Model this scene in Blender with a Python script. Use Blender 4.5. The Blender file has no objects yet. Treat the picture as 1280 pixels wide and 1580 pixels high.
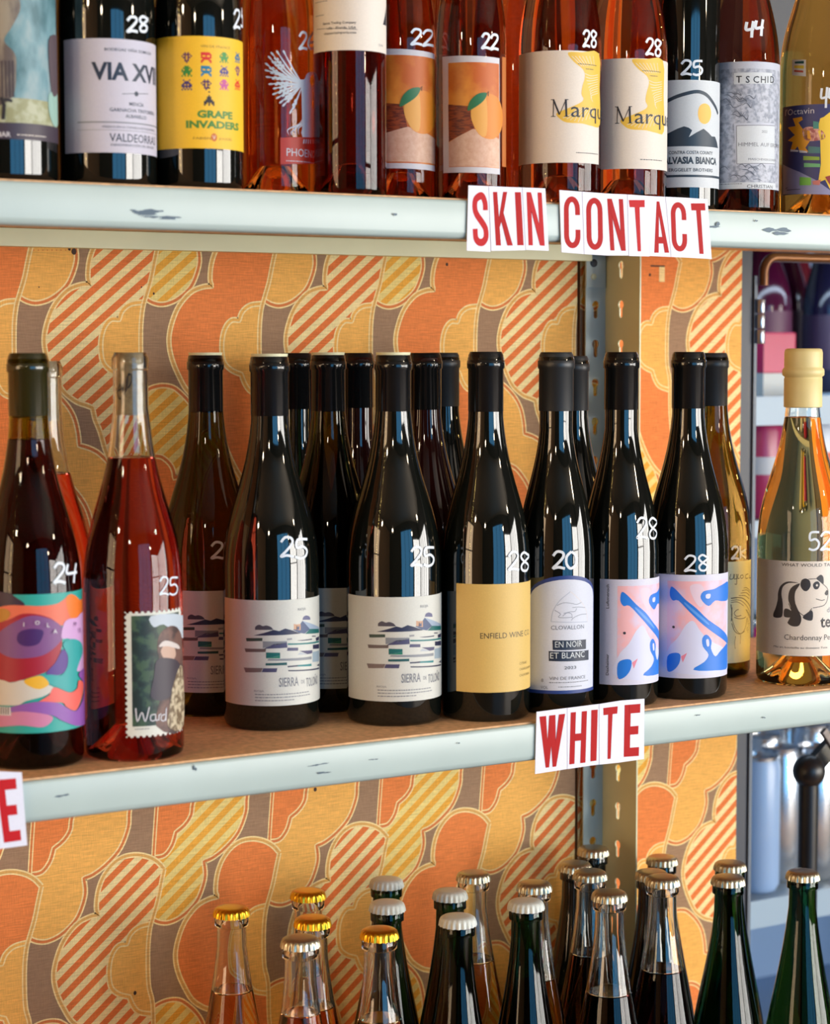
import bpy, bmesh, math, random
from mathutils import Vector, Matrix
from mathutils.geometry import tessellate_polygon
random.seed(7)
SC = bpy.context.scene
COL = SC.collection
PI = math.pi

# ------------------------------------------------------------ camera
ZC = 1.35                                    # eye height
YAW, PIT, ROL, FPX, CY = .5434, .0775, .0014, 3208.6, 1.3725
def _axes():
    f = Vector((math.sin(YAW)*math.cos(PIT), math.cos(YAW)*math.cos(PIT), -math.sin(PIT)))
    r = Vector((math.cos(YAW), -math.sin(YAW), 0)); u = r.cross(f)
    r2 = r*math.cos(ROL) - u*math.sin(ROL)
    return r2, r2.cross(f), f
CR, CU, CF = _axes()
EYE = Vector((0, -CY, ZC))
cam_data = bpy.data.cameras.new('camera')
cam = bpy.data.objects.new('camera', cam_data); COL.objects.link(cam)
cam.matrix_world = Matrix(((CR.x, CU.x, -CF.x, EYE.x), (CR.y, CU.y, -CF.y, EYE.y), (CR.z, CU.z, -CF.z, EYE.z), (0, 0, 0, 1)))
cam_data.sensor_fit = 'HORIZONTAL'; cam_data.sensor_width = 36; cam_data.lens = FPX/1280*36
cam_data.clip_start = .05
cam_data.dof.use_dof = True; cam_data.dof.focus_distance = 1.78; cam_data.dof.aperture_fstop = 9
SC.camera = cam

# ------------------------------------------------------------ world, exposure, lights
world = bpy.data.worlds.new('world'); SC.world = world; world.use_nodes = True
bg = world.node_tree.nodes['Background']; bg.inputs[0].default_value = (.62, .78, 1, 1); bg.inputs[1].default_value = .6
SC.view_settings.view_transform = 'Standard'; SC.view_settings.look = 'None'
SC.view_settings.gamma = 1; SC.view_settings.use_curve_mapping = False
SC.view_settings.exposure = -0.36
cy = SC.cycles
cy.use_denoising = True; cy.max_bounces = 14; cy.transmission_bounces = 12; cy.glossy_bounces = 5; cy.diffuse_bounces = 3
cy.transparent_max_bounces = 8; cy.sample_clamp_indirect = 6; cy.caustics_reflective = False; cy.caustics_refractive = True; cy.blur_glossy = .6
def area(name, loc, target, sx, sy, power, color):
    l = bpy.data.lights.new(name, 'AREA'); l.shape = 'RECTANGLE'; l.size = sx; l.size_y = sy; l.energy = power; l.color = color
    o = bpy.data.objects.new(name, l); COL.objects.link(o); o.location = loc
    o.rotation_euler = (Vector(target)-Vector(loc)).to_track_quat('-Z', 'Y').to_euler()
    o['kind'] = 'helper'
    return o
# daylight through the shop's windows: one bright on the side wall, a deep blue shaded one opposite the shelves; the left light is an added warm fill standing for lit wall
area('daylight_side_window', (4.36, -2.95, 1.22), (-5, -2.95, 1.22), 2.5, 1.7, 250, (1, .97, .92))
area('daylight_corner_window', (3.35, -4.36, 1.22), (3.35, 5, 1.22), 1.7, 1.7, 225, (1, .96, .90))
area('daylight_front_window', (1.1, -4.36, 1.35), (1.1, 5, 1.35), 2.3, 2.3, 95, (.09, .40, .76))
area('left_warm_fill', (-2.96, -.85, 1.45), (5, -.85, 1.45), 1.3, 1.9, 75, (1, .70, .42))

# ------------------------------------------------------------ pixel helpers
def ray(x, y): return CF + CR*((x-640)/FPX) - CU*((y-790)/FPX)
def on_y(x, y, Y): d = ray(x, y); return EYE + d*((Y+CY)/d.y)
def on_z(x, y, z): d = ray(x, y); return EYE + d*((z-EYE.z)/d.z)

# ------------------------------------------------------------ materials
MATS = {}
def mat(name, col, rough=.5, metal=0, trans=0, ior=1.5, emit=0, spec=.5, coat=0):
    if name in MATS: return MATS[name]
    m = bpy.data.materials.new(name); m.use_nodes = True
    b = m.node_tree.nodes['Principled BSDF']
    b.inputs['Base Color'].default_value = (*col, 1); b.inputs['Roughness'].default_value = rough
    b.inputs['Metallic'].default_value = metal; b.inputs['Transmission Weight'].default_value = trans
    b.inputs['IOR'].default_value = ior; b.inputs['Specular IOR Level'].default_value = spec
    b.inputs['Coat Weight'].default_value = coat; b.inputs['Coat Roughness'].default_value = .05
    if emit:
        b.inputs['Emission Color'].default_value = (*col, 1); b.inputs['Emission Strength'].default_value = emit
    m.diffuse_color = (*col, 1)
    MATS[name] = m; return m
def srgb(r, g, b):
    f = lambda c: (c/255/12.92) if c/255 <= .04045 else ((c/255+.055)/1.055)**2.4
    return (f(r), f(g), f(b))
def nodes(m): return m.node_tree.nodes, m.node_tree.links, m.node_tree.nodes['Principled BSDF']
def noisy(m, scale, amount, stretch=(1, 1, 1), bump=0, detail=4, dist=.001):
    """vary a base colour and add fine relief"""
    N, L, b = nodes(m)
    tc = N.new('ShaderNodeTexCoord'); mp = N.new('ShaderNodeMapping'); mp.inputs['Scale'].default_value = stretch
    nz = N.new('ShaderNodeTexNoise'); nz.inputs['Scale'].default_value = scale; nz.inputs['Detail'].default_value = detail
    L.new(tc.outputs['Object'], mp.inputs[0]); L.new(mp.outputs[0], nz.inputs['Vector'])
    hs = N.new('ShaderNodeHueSaturation'); hs.inputs['Color'].default_value = b.inputs['Base Color'].default_value
    mr = N.new('ShaderNodeMapRange'); mr.inputs['From Min'].default_value = .3; mr.inputs['From Max'].default_value = .7
    mr.inputs['To Min'].default_value = 1-amount; mr.inputs['To Max'].default_value = 1+amount
    L.new(nz.outputs['Fac'], mr.inputs['Value']); L.new(mr.outputs[0], hs.inputs['Value']); 
    if b.inputs['Base Color'].is_linked: L.new(b.inputs['Base Color'].links[0].from_socket, hs.inputs['Color'])
    L.new(hs.outputs[0], b.inputs['Base Color'])
    if bump:
        bp = N.new('ShaderNodeBump'); bp.inputs['Strength'].default_value = bump; bp.inputs['Distance'].default_value = dist
        L.new(nz.outputs['Fac'], bp.inputs['Height']); L.new(bp.outputs[0], b.inputs['Normal'])
    return m
def weave(m):                                  # printed grasscloth: horizontal threads crossed by finer upright ones
    noisy(m, 70, .15, (1, 1, 12), .25, 5, .0005)
    return noisy(m, 120, .09, (9, 1, 1), 0, 3)
def fabric(name, c):
    if name in MATS: return MATS[name]
    return weave(mat(name, c, .75, spec=.25))
def ink(r, g, b, rough=.5): return mat('ink_%d_%d_%d' % (r, g, b), srgb(r, g, b), rough)
def paper(name, r, g, b, rough=.55):
    if name in MATS: return MATS[name]
    return noisy(mat(name, srgb(r, g, b), rough), 900, .03, (1, 1, 1), .1, 2, .0002)

M_PAINT = noisy(mat('cream_green_painted_steel', srgb(178, 194, 190), .34), 9, .05, (1, 1, 1), 0)
M_PAINT2 = noisy(mat('olive_cream_painted_steel', srgb(212, 214, 172), .4), 12, .06)
M_BARE = mat('chipped_bare_steel', srgb(70, 84, 96), .5, .4)
M_BOARD = noisy(mat('particle_board', srgb(222, 172, 124), .7), 160, .22, (1, 1, 1), .2, 6)
M_BLACKGLASS = mat('black_green_glass', (.004, .005, .004), .04, spec=.7)
M_BROWNGLASS = mat('dark_wine_glass', (.020, .004, .004), .04, spec=.6)
M_OLIVE = mat('olive_glass', (.10, .075, .012), .03, trans=1, ior=1.36)
M_GREEN = mat('bottle_green_glass', (.010, .075, .028), .03, trans=1, ior=1.36)
M_CLEAR = mat('clear_glass', (.96, .98, .96), .02, trans=1, ior=1.45)
M_FOIL_BK = noisy(mat('black_capsule_foil', (.006, .007, .008), .13), 40, .2)
M_FOIL_MT = mat('matt_black_capsule', (.016, .018, .020), .42)
M_CREAM_CAP = noisy(mat('cream_capsule', srgb(226, 206, 142), .45), 60, .05, (1, 1, 1), .2)
M_CORK = noisy(mat('cork', srgb(150, 128, 96), .8), 300, .25, (1, 1, 1), .3)
M_WAX = mat('cream_wax_disc', srgb(226, 222, 182), .5)
M_WHITE_PAINT = mat('white_paint_marker', srgb(225, 232, 240), .5)
M_GOLD = mat('gold_crown_metal', srgb(214, 164, 44), .28, 1)
M_SILVER = mat('silver_crown_metal', srgb(178, 172, 152), .34, .95)
M_WHITECROWN = mat('white_crown_enamel', srgb(205, 208, 200), .35)
M_DARK = mat('dark_metal', srgb(30, 34, 42), .5)  # near-black metal for bars, lamp shades, cords and wire

# ------------------------------------------------------------ object helpers
def put(name, mesh, parent=None, mats=None, **kw):
    o = bpy.data.objects.new(name, mesh); COL.objects.link(o)
    if mats:
        for m in mats: mesh.materials.append(m)
    if parent: o.parent = parent
    for k, v in kw.items(): o[k] = v
    return o
def thing(name, label, cat, loc, group=None, rz=0):
    o = bpy.data.objects.new(name, None); COL.objects.link(o); o.location = loc; o.rotation_euler.z = rz
    o.empty_display_size = .05
    o['label'] = label; o['category'] = cat
    if group: o['group'] = group
    return o
def mesh_from(verts, faces, midx=None, smooth=False):
    me = bpy.data.meshes.new('m'); me.from_pydata(verts, [], faces)
    if midx: me.polygons.foreach_set('material_index', midx)
    if smooth: me.polygons.foreach_set('use_smooth', [True]*len(faces))
    me.update(); return me
def lathe(prof, seg=48, closed=False, fn=None):
    """revolve (r, z) pairs; ends on the axis are capped by r=0"""
    V, F = [], []; idx = []
    for i, (r, z) in enumerate(prof):
        if r < 1e-6: idx.append([len(V)]); V.append((0, 0, z))
        else:
            idx.append(list(range(len(V), len(V)+seg)))
            for k in range(seg):
                a = 2*PI*k/seg; rr = r if fn is None else fn(r, z, a)
                V.append((rr*math.cos(a), rr*math.sin(a), z))
    n = len(prof); pairs = [(i, i+1) for i in range(n-1)] + ([(n-1, 0)] if closed else [])
    for i, j in pairs:
        A, B = idx[i], idx[j]
        for k in range(seg):
            k2 = (k+1) % seg
            if len(A) == 1 and len(B) == 1: continue
            if len(A) == 1: F.append((A[0], B[k2], B[k]))
            elif len(B) == 1: F.append((A[k], A[k2], B[0]))
            else: F.append((A[k], A[k2], B[k2], B[k]))
    me = mesh_from(V, F, smooth=True)
    return me
def autosmooth(me, deg=35):
    bm = bmesh.new(); bm.from_mesh(me)
    bmesh.ops.recalc_face_normals(bm, faces=bm.faces)
    for e in bm.edges:
        if len(e.link_faces) == 2 and e.calc_face_angle(0) > math.radians(deg): e.smooth = False
    bm.to_mesh(me); bm.free(); return me
def box_bm(bm, x0, x1, y0, y1, z0, z1, mi=0):
    v = [bm.verts.new(c) for c in ((x0,y0,z0),(x1,y0,z0),(x1,y1,z0),(x0,y1,z0),(x0,y0,z1),(x1,y0,z1),(x1,y1,z1),(x0,y1,z1))]
    for q in ((0,3,2,1),(4,5,6,7),(0,1,5,4),(1,2,6,5),(2,3,7,6),(3,0,4,7)):
        f = bm.faces.new([v[i] for i in q]); f.material_index = mi
def boxes(*bs, bevel=0):
    bm = bmesh.new()
    for b in bs: box_bm(bm, *b)
    if bevel: bmesh.ops.bevel(bm, geom=list(bm.edges), offset=bevel, segments=2, affect='EDGES', profile=.7)
    me = bpy.data.meshes.new('m'); bm.to_mesh(me); bm.free(); return me
def smooth_curve(pts, n=5, closed=False, cusps=()):
    """Catmull-Rom through the points, sharp at the cusp indices"""
    out = []; N = len(pts)
    rng = range(N if closed else N-1)
    for i in rng:
        p1, p2 = pts[i], pts[(i+1) % N]
        p0 = pts[i-1] if (closed or i > 0) and i not in cusps else p1
        p3 = pts[(i+2) % N] if (closed or i+2 < N) and (i+1) % N not in cusps else p2
        for k in range(n):
            t = k/n
            out.append(tuple(.5*((2*p1[j]) + (-p0[j]+p2[j])*t + (2*p0[j]-5*p1[j]+4*p2[j]-p3[j])*t*t + (-p0[j]+3*p1[j]-3*p2[j]+p3[j])*t**3) for j in (0, 1)))
    if not closed: out.append(tuple(pts[-1]))
    return out

# ------------------------------------------------------------ flat print: inks as thin layers of real outline geometry
_TXT = {}
def text_mesh(s, bold=0.0):
    k = (s, bold)
    if k not in _TXT:
        c = bpy.data.curves.new('t', 'FONT'); c.body = s; c.resolution_u = 2; c.offset = bold; c.dimensions = '2D'; c.fill_mode = 'BOTH'
        o = bpy.data.objects.new('t', c); COL.objects.link(o)
        dg = bpy.context.evaluated_depsgraph_get(); dg.update()
        e = o.evaluated_get(dg); me = e.to_mesh()
        V = [(v.co.x, v.co.y) for v in me.vertices]; F = [tuple(p.vertices) for p in me.polygons]
        e.to_mesh_clear(); bpy.data.objects.remove(o); bpy.data.curves.remove(c)
        _TXT[k] = (V, F)
    return _TXT[k]
CAPH = .729
class Flat:
    def __init__(s): s.V, s.F, s.M, s.mats, s.lay = [], [], [], [], 0
    def mi(s, m):
        if m not in s.mats: s.mats.append(m)
        return s.mats.index(m)
    def up(s): s.lay += 1; return s
    def raw(s, V, F, m):
        b = len(s.V); s.V += [(x, y, s.lay) for x, y in V]; i = s.mi(m)
        for f in F: s.F.append(tuple(b+k for k in f)); s.M.append(i)
    def poly(s, pts, m, holes=()):
        loops = [[Vector((x, y, 0)) for x, y in l] for l in [pts, *holes]]
        allp = [p for l in [pts, *holes] for p in l]
        s.raw(allp, tessellate_polygon(loops), m)
    def rect(s, x0, y0, x1, y1, m): s.raw([(x0,y0),(x1,y0),(x1,y1),(x0,y1)], [(0,1,2,3)], m)
    def ell(s, cx, cy, rx, ry, m, n=28, rot=0):
        c, q = math.cos(rot), math.sin(rot)
        s.poly([(cx+c*rx*math.cos(2*PI*k/n)-q*ry*math.sin(2*PI*k/n), cy+q*rx*math.cos(2*PI*k/n)+c*ry*math.sin(2*PI*k/n)) for k in range(n)], m)
    def ribbon(s, pts, w, m, closed=False, taper=False):
        n = len(pts); V, F = [], []
        for i in range(n):
            a = pts[i-1] if (i > 0 or closed) else pts[i]; b = pts[(i+1) % n] if (i < n-1 or closed) else pts[i]
            dx, dy = b[0]-a[0], b[1]-a[1]; l = math.hypot(dx, dy) or 1
            ww = w/2*(1 if not taper else max(.15, math.sin(PI*(i+.5)/n)))
            V += [(pts[i][0]-dy/l*ww, pts[i][1]+dx/l*ww), (pts[i][0]+dy/l*ww, pts[i][1]-dx/l*ww)]
        for i in range(n if closed else n-1):
            j = (i+1) % n; F.append((2*i, 2*i+1, 2*j+1, 2*j))
        s.raw(V, F, m)
    def text(s, t, x, y, h, m, w=None, bold=0.0, rot=0, align='l', xs=1):
        V, F = text_mesh(t, bold)
        if not V: return
        x0 = min(v[0] for v in V); x1 = max(v[0] for v in V)
        ky = h/CAPH; kx = ky*xs if w is None else w/(x1-x0)
        off = {'l': 0, 'c': .5, 'r': 1}[align]*(x1-x0)
        c, q = math.cos(rot), math.sin(rot)
        s.raw([(x+c*(v[0]-x0-off)*kx-q*v[1]*ky, y+q*(v[0]-x0-off)*kx+c*v[1]*ky) for v in V], F, m)
    def mesh(s, fn, step=0, eps=.00006):
        """fn(x, y, h) -> 3-D point; faces are sliced every `step` along x so that they can bend"""
        bm = bmesh.new(); vs = [bm.verts.new((x, y, l*.001)) for x, y, l in s.V]
        for f, i in zip(s.F, s.M):
            try: fc = bm.faces.new([vs[k] for k in f]); fc.material_index = i
            except ValueError: pass
        if step:
            x0 = min(v[0] for v in s.V); x1 = max(v[0] for v in s.V)
            n = int((x1-x0)/step)+1
            for k in range(1, n):
                x = x0+(x1-x0)*k/n
                bmesh.ops.bisect_plane(bm, geom=bm.verts[:]+bm.edges[:]+bm.faces[:], dist=1e-7, plane_co=(x, 0, 0), plane_no=(1, 0, 0))
        for v in bm.verts: v.co = Vector(fn(v.co.x, v.co.y, v.co.z*1000*eps))
        if step:
            for fc in bm.faces: fc.smooth = True
        me = bpy.data.meshes.new('m'); bm.to_mesh(me); bm.free()
        for m in s.mats: me.materials.append(m)
        return me

# handwritten digits as single strokes in a unit box
DIG = {'2': [[(0,.75),(.25,1),(.6,.95),(.65,.7),(.3,.3),(0,.02),(.35,.08),(.75,.0)]],
 '5': [[(.7,.98),(.15,.95),(.1,.55),(.45,.6),(.68,.4),(.6,.12),(.3,.0),(0,.08)]],
 '4': [[(.1,.95),(.02,.5),(.4,.5),(.7,.55)],[(.65,1),(.55,.5),(.5,0)]],
 '8': [[(.6,.85),(.3,1),(.08,.8),(.25,.55),(.6,.3),(.5,.02),(.2,.02),(.12,.28),(.4,.55),(.65,.78),(.58,.9)]],
 '6': [[(.5,1),(.15,.6),(.02,.25),(.25,0),(.55,.12),(.5,.4),(.15,.35)]],
 '0': [[(.35,1),(.05,.7),(.05,.25),(.3,0),(.62,.25),(.62,.75),(.35,1)]],
 '3': [[(.05,.9),(.4,1),(.55,.8),(.25,.55),(.6,.35),(.4,.0),(0,.08)]], 
 'k': [[(.05,1),(.08,0)],[(.6,.7),(.1,.4),(.65,0)]]}

# ------------------------------------------------------------ bottles
def burgundy(R=.0385, H=.296, lip=.0148, neck=.0138):
    k = R/.0385; q = H/.296
    b = [(.0, .028), (R*.28, .025), (R*.52, .013), (R*.72, .003), (R*.80, .0), (R*.90, .0), (R*.965, .0018), (R, .006), (R, .07), (R, .118)]
    sh = [(.130,.0384),(.142,.0374),(.152,.0360),(.162,.0340),(.172,.0314),(.182,.0284),(.192,.0253),(.202,.0224),(.212,.0199),(.222,.0179),(.232,.0163),(.242,.0152)]
    b += [(max(r*k, neck), z*q) for z, r in sh]
    return b + [(neck, .256*q)], neck, lip, H
def bordeaux(R=.036, H=.300, lip=.0148, neck=.0138):
    b = [(.0, .028), (R*.28, .025), (R*.52, .013), (R*.72, .003), (R*.80, .0), (R*.92, .0), (R*.97, .0018), (R, .006), (R, .10), (R, .182),
         (R*.985, .192), (R*.93, .202), (R*.80, .213), (R*.62, .223), (R*.48, .232), (neck+.001, .242), (neck, .256)]
    return b, neck, lip, H
def champ(R=.036, H=.300):
    neck = .0122
    sh = [(0,1),(.012,.985),(.026,.95),(.044,.88),(.064,.775),(.084,.665),(.104,.56),(.122,.475),(.138,.41)]
    z0 = H-.188
    b = [(.0, .028), (R*.28, .025), (R*.52, .013), (R*.72, .003), (R*.80, .0), (R*.92, .0), (R*.98, .003), (R, .008)]
    b += [(max(R*k, neck+.0006), z0+z) for z, k in sh] + [(neck+.0004, H-.030)]
    return b, neck, .0143, H

def radius_at(prof, z):
    for (r0, z0), (r1, z1) in zip(prof[6:], prof[7:]):
        if z0 <= z <= z1 and z1 > z0: return r0+(r1-r0)*(z-z0)/(z1-z0)
    return prof[-1][0]
def clip_prof(prof, z0, z1):
    """the pairs between two heights, cut exactly"""
    out = []
    for (ra, za), (rb, zb) in zip(prof, prof[1:]):
        if zb <= z0 or za >= z1 or zb <= za: continue
        lo, hi = max(za, z0), min(zb, z1)
        pa = (ra+(rb-ra)*(lo-za)/(zb-za), lo); pb = (ra+(rb-ra)*(hi-za)/(zb-za), hi)
        if not out or abs(out[-1][1]-pa[1]) > 1e-7: out.append(pa)
        out.append(pb)
    return out
BOTTLES = []
class Bottle:
    def __init__(s, label, group, px, Y, zs, shape, glass, fill=None, wine=None, closure='foil', capm=None, neckm=None, name='wine_bottle', at=None):
        """px: photograph column of the body's axis; Y: depth behind the shelf's front edge"""
        s.prof, s.neck, s.lip, s.H = shape
        s.R = max(r for r, z in s.prof)
        P = Vector((at[0], at[1], 0)) if at else on_y(px, 790, Y)
        s.loc = Vector((P.x, P.y, zs)); s.zs = zs
        d = Vector((s.loc.x-EYE.x, s.loc.y-EYE.y)); s.dist = d.length; d.normalize(); s.d = Vector((d.x, d.y, 0))
        s.side = Vector((d.y, -d.x, 0))                 # towards the photograph's right
        s.root = thing(name, label, 'bottle', s.loc, group)
        BOTTLES.append((s.root.name, s.loc.x, s.loc.y, s.R))
        full = s.prof
        top = s.H
        ztop = s.prof[-1][1]
        if wine is None:                                # dark glass: one outer skin up to the lip
            lipz = s.H-.013
            p = full + [(s.neck, lipz), (s.lip, lipz+.001), (s.lip, top-.0045), (s.lip-.0012, top-.002), (s.lip-.002, top), (0, top)]
            put('glass', autosmooth(lathe(p, 56)), s.root, [glass])
        else:                                           # clear glass: wine-filled body and hollow neck
            zf = fill
            lower = full[:8] + clip_prof(full[7:], full[7][1], zf)[1:]
            rt = lower[-1][0]
            put('wine', autosmooth(lathe(lower + [(rt-.0012, zf+.0006), (rt-.004, zf), (0, zf)], 56)), s.root, [wine])
            lipz = s.H-.013
            up = clip_prof(full[7:] + [(s.neck, lipz)], zf+.0008, lipz)
            t = .0016
            outer = up + [(s.lip, lipz+.001), (s.lip, top-.0045), (s.lip-.0012, top-.002), (s.lip-.002, top)]
            inner = [(s.neck-t-.0012, top), (s.neck-t-.0012, lipz)] + [(max(r-t, .004), z) for r, z in reversed(up)]
            put('neck', autosmooth(lathe(outer+inner, 48, closed=True)), s.root, [neckm or M_CLEAR])
        n, l = s.neck, s.lip
        if closure == 'foil':
            zl = s.H-.048
            p = [(n+.0004, zl), (n+.0006, zl+.0004), (n+.0006, top-.0135), (l+.0005, top-.0125), (l+.0006, top-.0068), (l-.0004, top-.0058), (l-.0006, top-.0020), (l-.0020, top+.0006), (0, top+.0006)]
            put('capsule', autosmooth(lathe(p, 48), 50), s.root, [capm or M_FOIL_BK])
        elif closure == 'wax':
            zl = s.H-.048
            p = [(n+.0004, zl), (n+.0006, zl+.0004), (n+.0006, top-.0135), (l+.0005, top-.0125), (l+.0006, top-.0068), (l-.0004, top-.0058), (l-.0004, top-.0022), (l-.0010, top-.0012), (0, top-.0012)]
            put('capsule', autosmooth(lathe(p, 48), 50), s.root, [M_FOIL_BK])
            put('wax_disc', autosmooth(lathe([(0, top-.001), (l-.0012, top-.001), (l-.0008, top+.0012), (0, top+.0012)], 40)), s.root, [M_WAX], label='cream wax disc on the mouth')
        elif closure == 'cork':
            put('cork', autosmooth(lathe([(0, s.H-.046), (n-.0022, s.H-.046), (n-.0030, top-.0135), (n-.0030, top-.0005), (0, top-.0005)], 32)), s.root, [M_CORK])
        elif closure == 'screw':
            zl = s.H-.053; N = 60
            p = [(n+.0006, zl), (l+.0009, zl+.0006), (l+.0009, top-.027), (l+.0004, top-.0262), (l+.0006, top-.0254), (l+.0024, top-.0240), (l+.0026, top-.0205), (l+.0022, top-.0185), (l+.0007, top-.0170), (l+.0009, top-.016), (l+.0009, top-.004), (l+.0001, top-.0008), (l-.002, top), (0, top)]
            put('capsule', autosmooth(lathe(p, 48), 60), s.root, [capm or M_CREAM_CAP])
        elif closure == 'crown':
            def fl(r, z, a):
                k = max(0, min(1, (top+.0035-z)/.0045)); return r*(1+.045*k*math.cos(21*a)) if z < top+.0036 and r > .013 else r
            p = [(.0149, top-.0040), (.0154, top-.0042), (.0151, top-.0020), (.0147, top+.0002), (.0140, top+.0020), (.0124, top+.0031), (.008, top+.0036), (0, top+.0038)]
            q = [(r-.0007, z-.0004) for r, z in p[:-1]][1:]
            put('crown_cap', autosmooth(lathe(p, 126, fn=fl), 70), s.root, [capm])
            # bead of glass under the cap
        s.top = top
    def px(s, x, y):
        """photograph pixel on the bottle's front -> (arc, height) in metres"""
        a = 0
        for _ in range(4):
            o = s.loc - s.d*(s.R*math.cos(a)); d = ray(x, y)
            t = (o-EYE).dot(s.d)/d.dot(s.d); P = EYE+d*t
            lat = (P-s.loc).dot(s.side); z = P.z-s.loc.z
            rr = radius_at(s.prof, z)
            a = math.asin(max(-.985, min(.985, lat/rr)))
        return (rr*a, z)
    def wrap(s, fl, name, off=.00025, step=.003, label=None, rconst=None):
        def fn(x, y, h):
            r = rconst or radius_at(s.prof, y); a = x/r
            rr = r+off+h
            v = s.side*(rr*math.sin(a)) - s.d*(rr*math.cos(a))
            return (v.x, v.y, y)
        o = put(name, fl.mesh(fn, step), s.root)
        if label: o['label'] = label
        return o
    def price(s, txt, x0, y0, x1, y1, w=.0020, m=None):
        """handwritten price filling the pixel box"""
        f = Flat(); n = len(txt); 
        for i, ch in enumerate(txt):
            a = x0+(x1-x0)*i/n; b = x0+(x1-x0)*(i+.86)/n; dy = random.uniform(-2, 2)
            for st in DIG[ch]:
                pts = smooth_curve([s.px(a+(b-a)*u/.7, y1+(y0-y1)*v+dy) for u, v in st], 5)
                f.ribbon(pts, w, m or M_WHITE_PAINT)
        s.wrap(f, 'price_mark', off=.0006, label='handwritten white price ' + txt)
    def label_rect(s, f, x0, y0, y1, width, m, x1=None):
        """a paper rectangle whose left edge sits at pixel x0; returns its (left, bottom, right, top)"""
        xm = 0
        l = s.px(x0, (y0+y1)/2)[0]; t = s.px((x0+20), y0)[1]; b = s.px((x0+20), y1)[1]
        r = s.px(x1, (y0+y1)/2)[0] if x1 else l+width
        f.rect(l, b, r, t, m); return l, b, r, t
    def P(s, pts): return [s.px(*p) for p in pts]

def bx(b, f, x, y, t, h, m, w=None, bold=0.0, rot=0, align='l', xs=1):
    """text with its baseline at pixel (x, y); h and w in millimetres"""
    a, z = b.px(x, y); f.text(t, a, z, h/1000, m, None if w is None else w/1000, bold, rot, align, xs)
# ------------------------------------------------------------ the room (behind the camera it feeds the reflections)
def slab(name, *b, m=None, **kw):
    return put(name, boxes(*b), None, [m], kind='structure', **kw)
M_WALL = noisy(mat('warm_wall_paint', srgb(196, 150, 104), .8), 3, .06)
M_WALLD = mat('dark_wall_paint', srgb(52, 40, 36), .7)
slab('floor', (-3.1, 4.5, -4.5, 1.8, -.08, 0), m=noisy(mat('floor_boards', srgb(92, 66, 46), .5), 6, .2, (1, 12, 1)))
slab('ceiling', (-3.1, 4.5, -4.5, 1.8, 2.9, 2.98), m=mat('ceiling_paint', srgb(150, 138, 124), .8))
slab('wall_left', (-3.1, -3.0, -4.5, 1.8, 0, 2.9), m=M_WALL)
slab('wall_right', (4.4, 4.5, -4.5, 1.8, 0, 2.9), m=M_WALLD)
slab('wall_front', (-3.0, 4.4, -4.5, -4.4, 0, 2.9), m=M_WALLD)
slab('wall_rear', (-3.0, 1.405, .312, .42, 0, 2.9), m=M_WALL)
slab('wall_alcove', (1.405, 4.4, 1.7, 1.8, 0, 2.9), m=mat('pale_blue_wall', srgb(150, 176, 205), .7))
def window(name, x0, x1, y0, y1, z0, z1, nx, nz, along):
    bs = []; t = .045
    for k in range(nx+1):
        if along == 'x': c = x0+(x1-x0)*k/nx; bs.append((c-t/2, c+t/2, y0, y1, z0, z1))
        else: c = y0+(y1-y0)*k/nx; bs.append((x0, x1, c-t/2, c+t/2, z0, z1))
    for k in range(nz+1):
        c = z0+(z1-z0)*k/nz
        bs.append((x0, x1, y0, y1, c-t/2, c+t/2))
    put(name, boxes(*bs), None, [M_DARK], kind='structure')
window('window_1', 4.30, 4.34, -4.2, -1.7, .35, 2.1, 4, 1, 'y')
window('window_2', -.08, 2.28, -4.34, -4.30, .18, 2.52, 3, 1, 'x')
window('window_4', 2.5, 4.2, -4.34, -4.30, .35, 2.1, 4, 2, 'x')
window('left_fill_bars', -2.94, -2.90, -1.5, -.2, .5, 2.4, 2, 2, 'y')  # bars over the added left fill, no known window behind them

# ------------------------------------------------------------ patterned wall behind the shelves
C_BROWN, C_ORANGE, C_YELLOW, C_CREAM = srgb(158, 124, 94), srgb(230, 130, 66), srgb(238, 176, 88), srgb(244, 214, 150)
W_BROWN, W_ORANGE, W_YELLOW, W_CREAM = (fabric(n, c) for n, c in (('wall_brown', C_BROWN), ('wall_orange', C_ORANGE), ('wall_yellow', C_YELLOW), ('wall_cream', C_CREAM)))
W_RUST, W_TAN = fabric('wall_rust', srgb(216, 124, 66)), fabric('wall_tan', srgb(222, 168, 92))
def striped(name, ca, cb):
    m = mat(name, ca, .75, spec=.25); N, L, b = nodes(m)
    tc = N.new('ShaderNodeTexCoord'); dt = N.new('ShaderNodeVectorMath'); dt.operation = 'DOT_PRODUCT'
    th = math.radians(39.5); per = .0118
    dt.inputs[1].default_value = (-math.sin(th)/per, 0, math.cos(th)/per)
    L.new(tc.outputs['Object'], dt.inputs[0])
    fr = N.new('ShaderNodeMath'); fr.operation = 'FRACT'; L.new(dt.outputs['Value'], fr.inputs[0])
    gt = N.new('ShaderNodeMath'); gt.operation = 'GREATER_THAN'; gt.inputs[1].default_value = .5; L.new(fr.outputs[0], gt.inputs[0])
    mx = N.new('ShaderNodeMix'); mx.data_type = 'RGBA'; mx.inputs[6].default_value = (*ca, 1); mx.inputs[7].default_value = (*cb, 1)
    L.new(gt.outputs[0], mx.inputs[0]); L.new(mx.outputs[2], b.inputs['Base Color'])
    return weave(m)
W_SO = striped('wall_orange_stripes', srgb(226, 120, 58), srgb(240, 216, 154))
W_SY = striped('wall_yellow_stripes', srgb(234, 168, 62), srgb(234, 208, 128))
mm = lambda L: [(x/1000, z/1000) for x, z in L]
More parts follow.
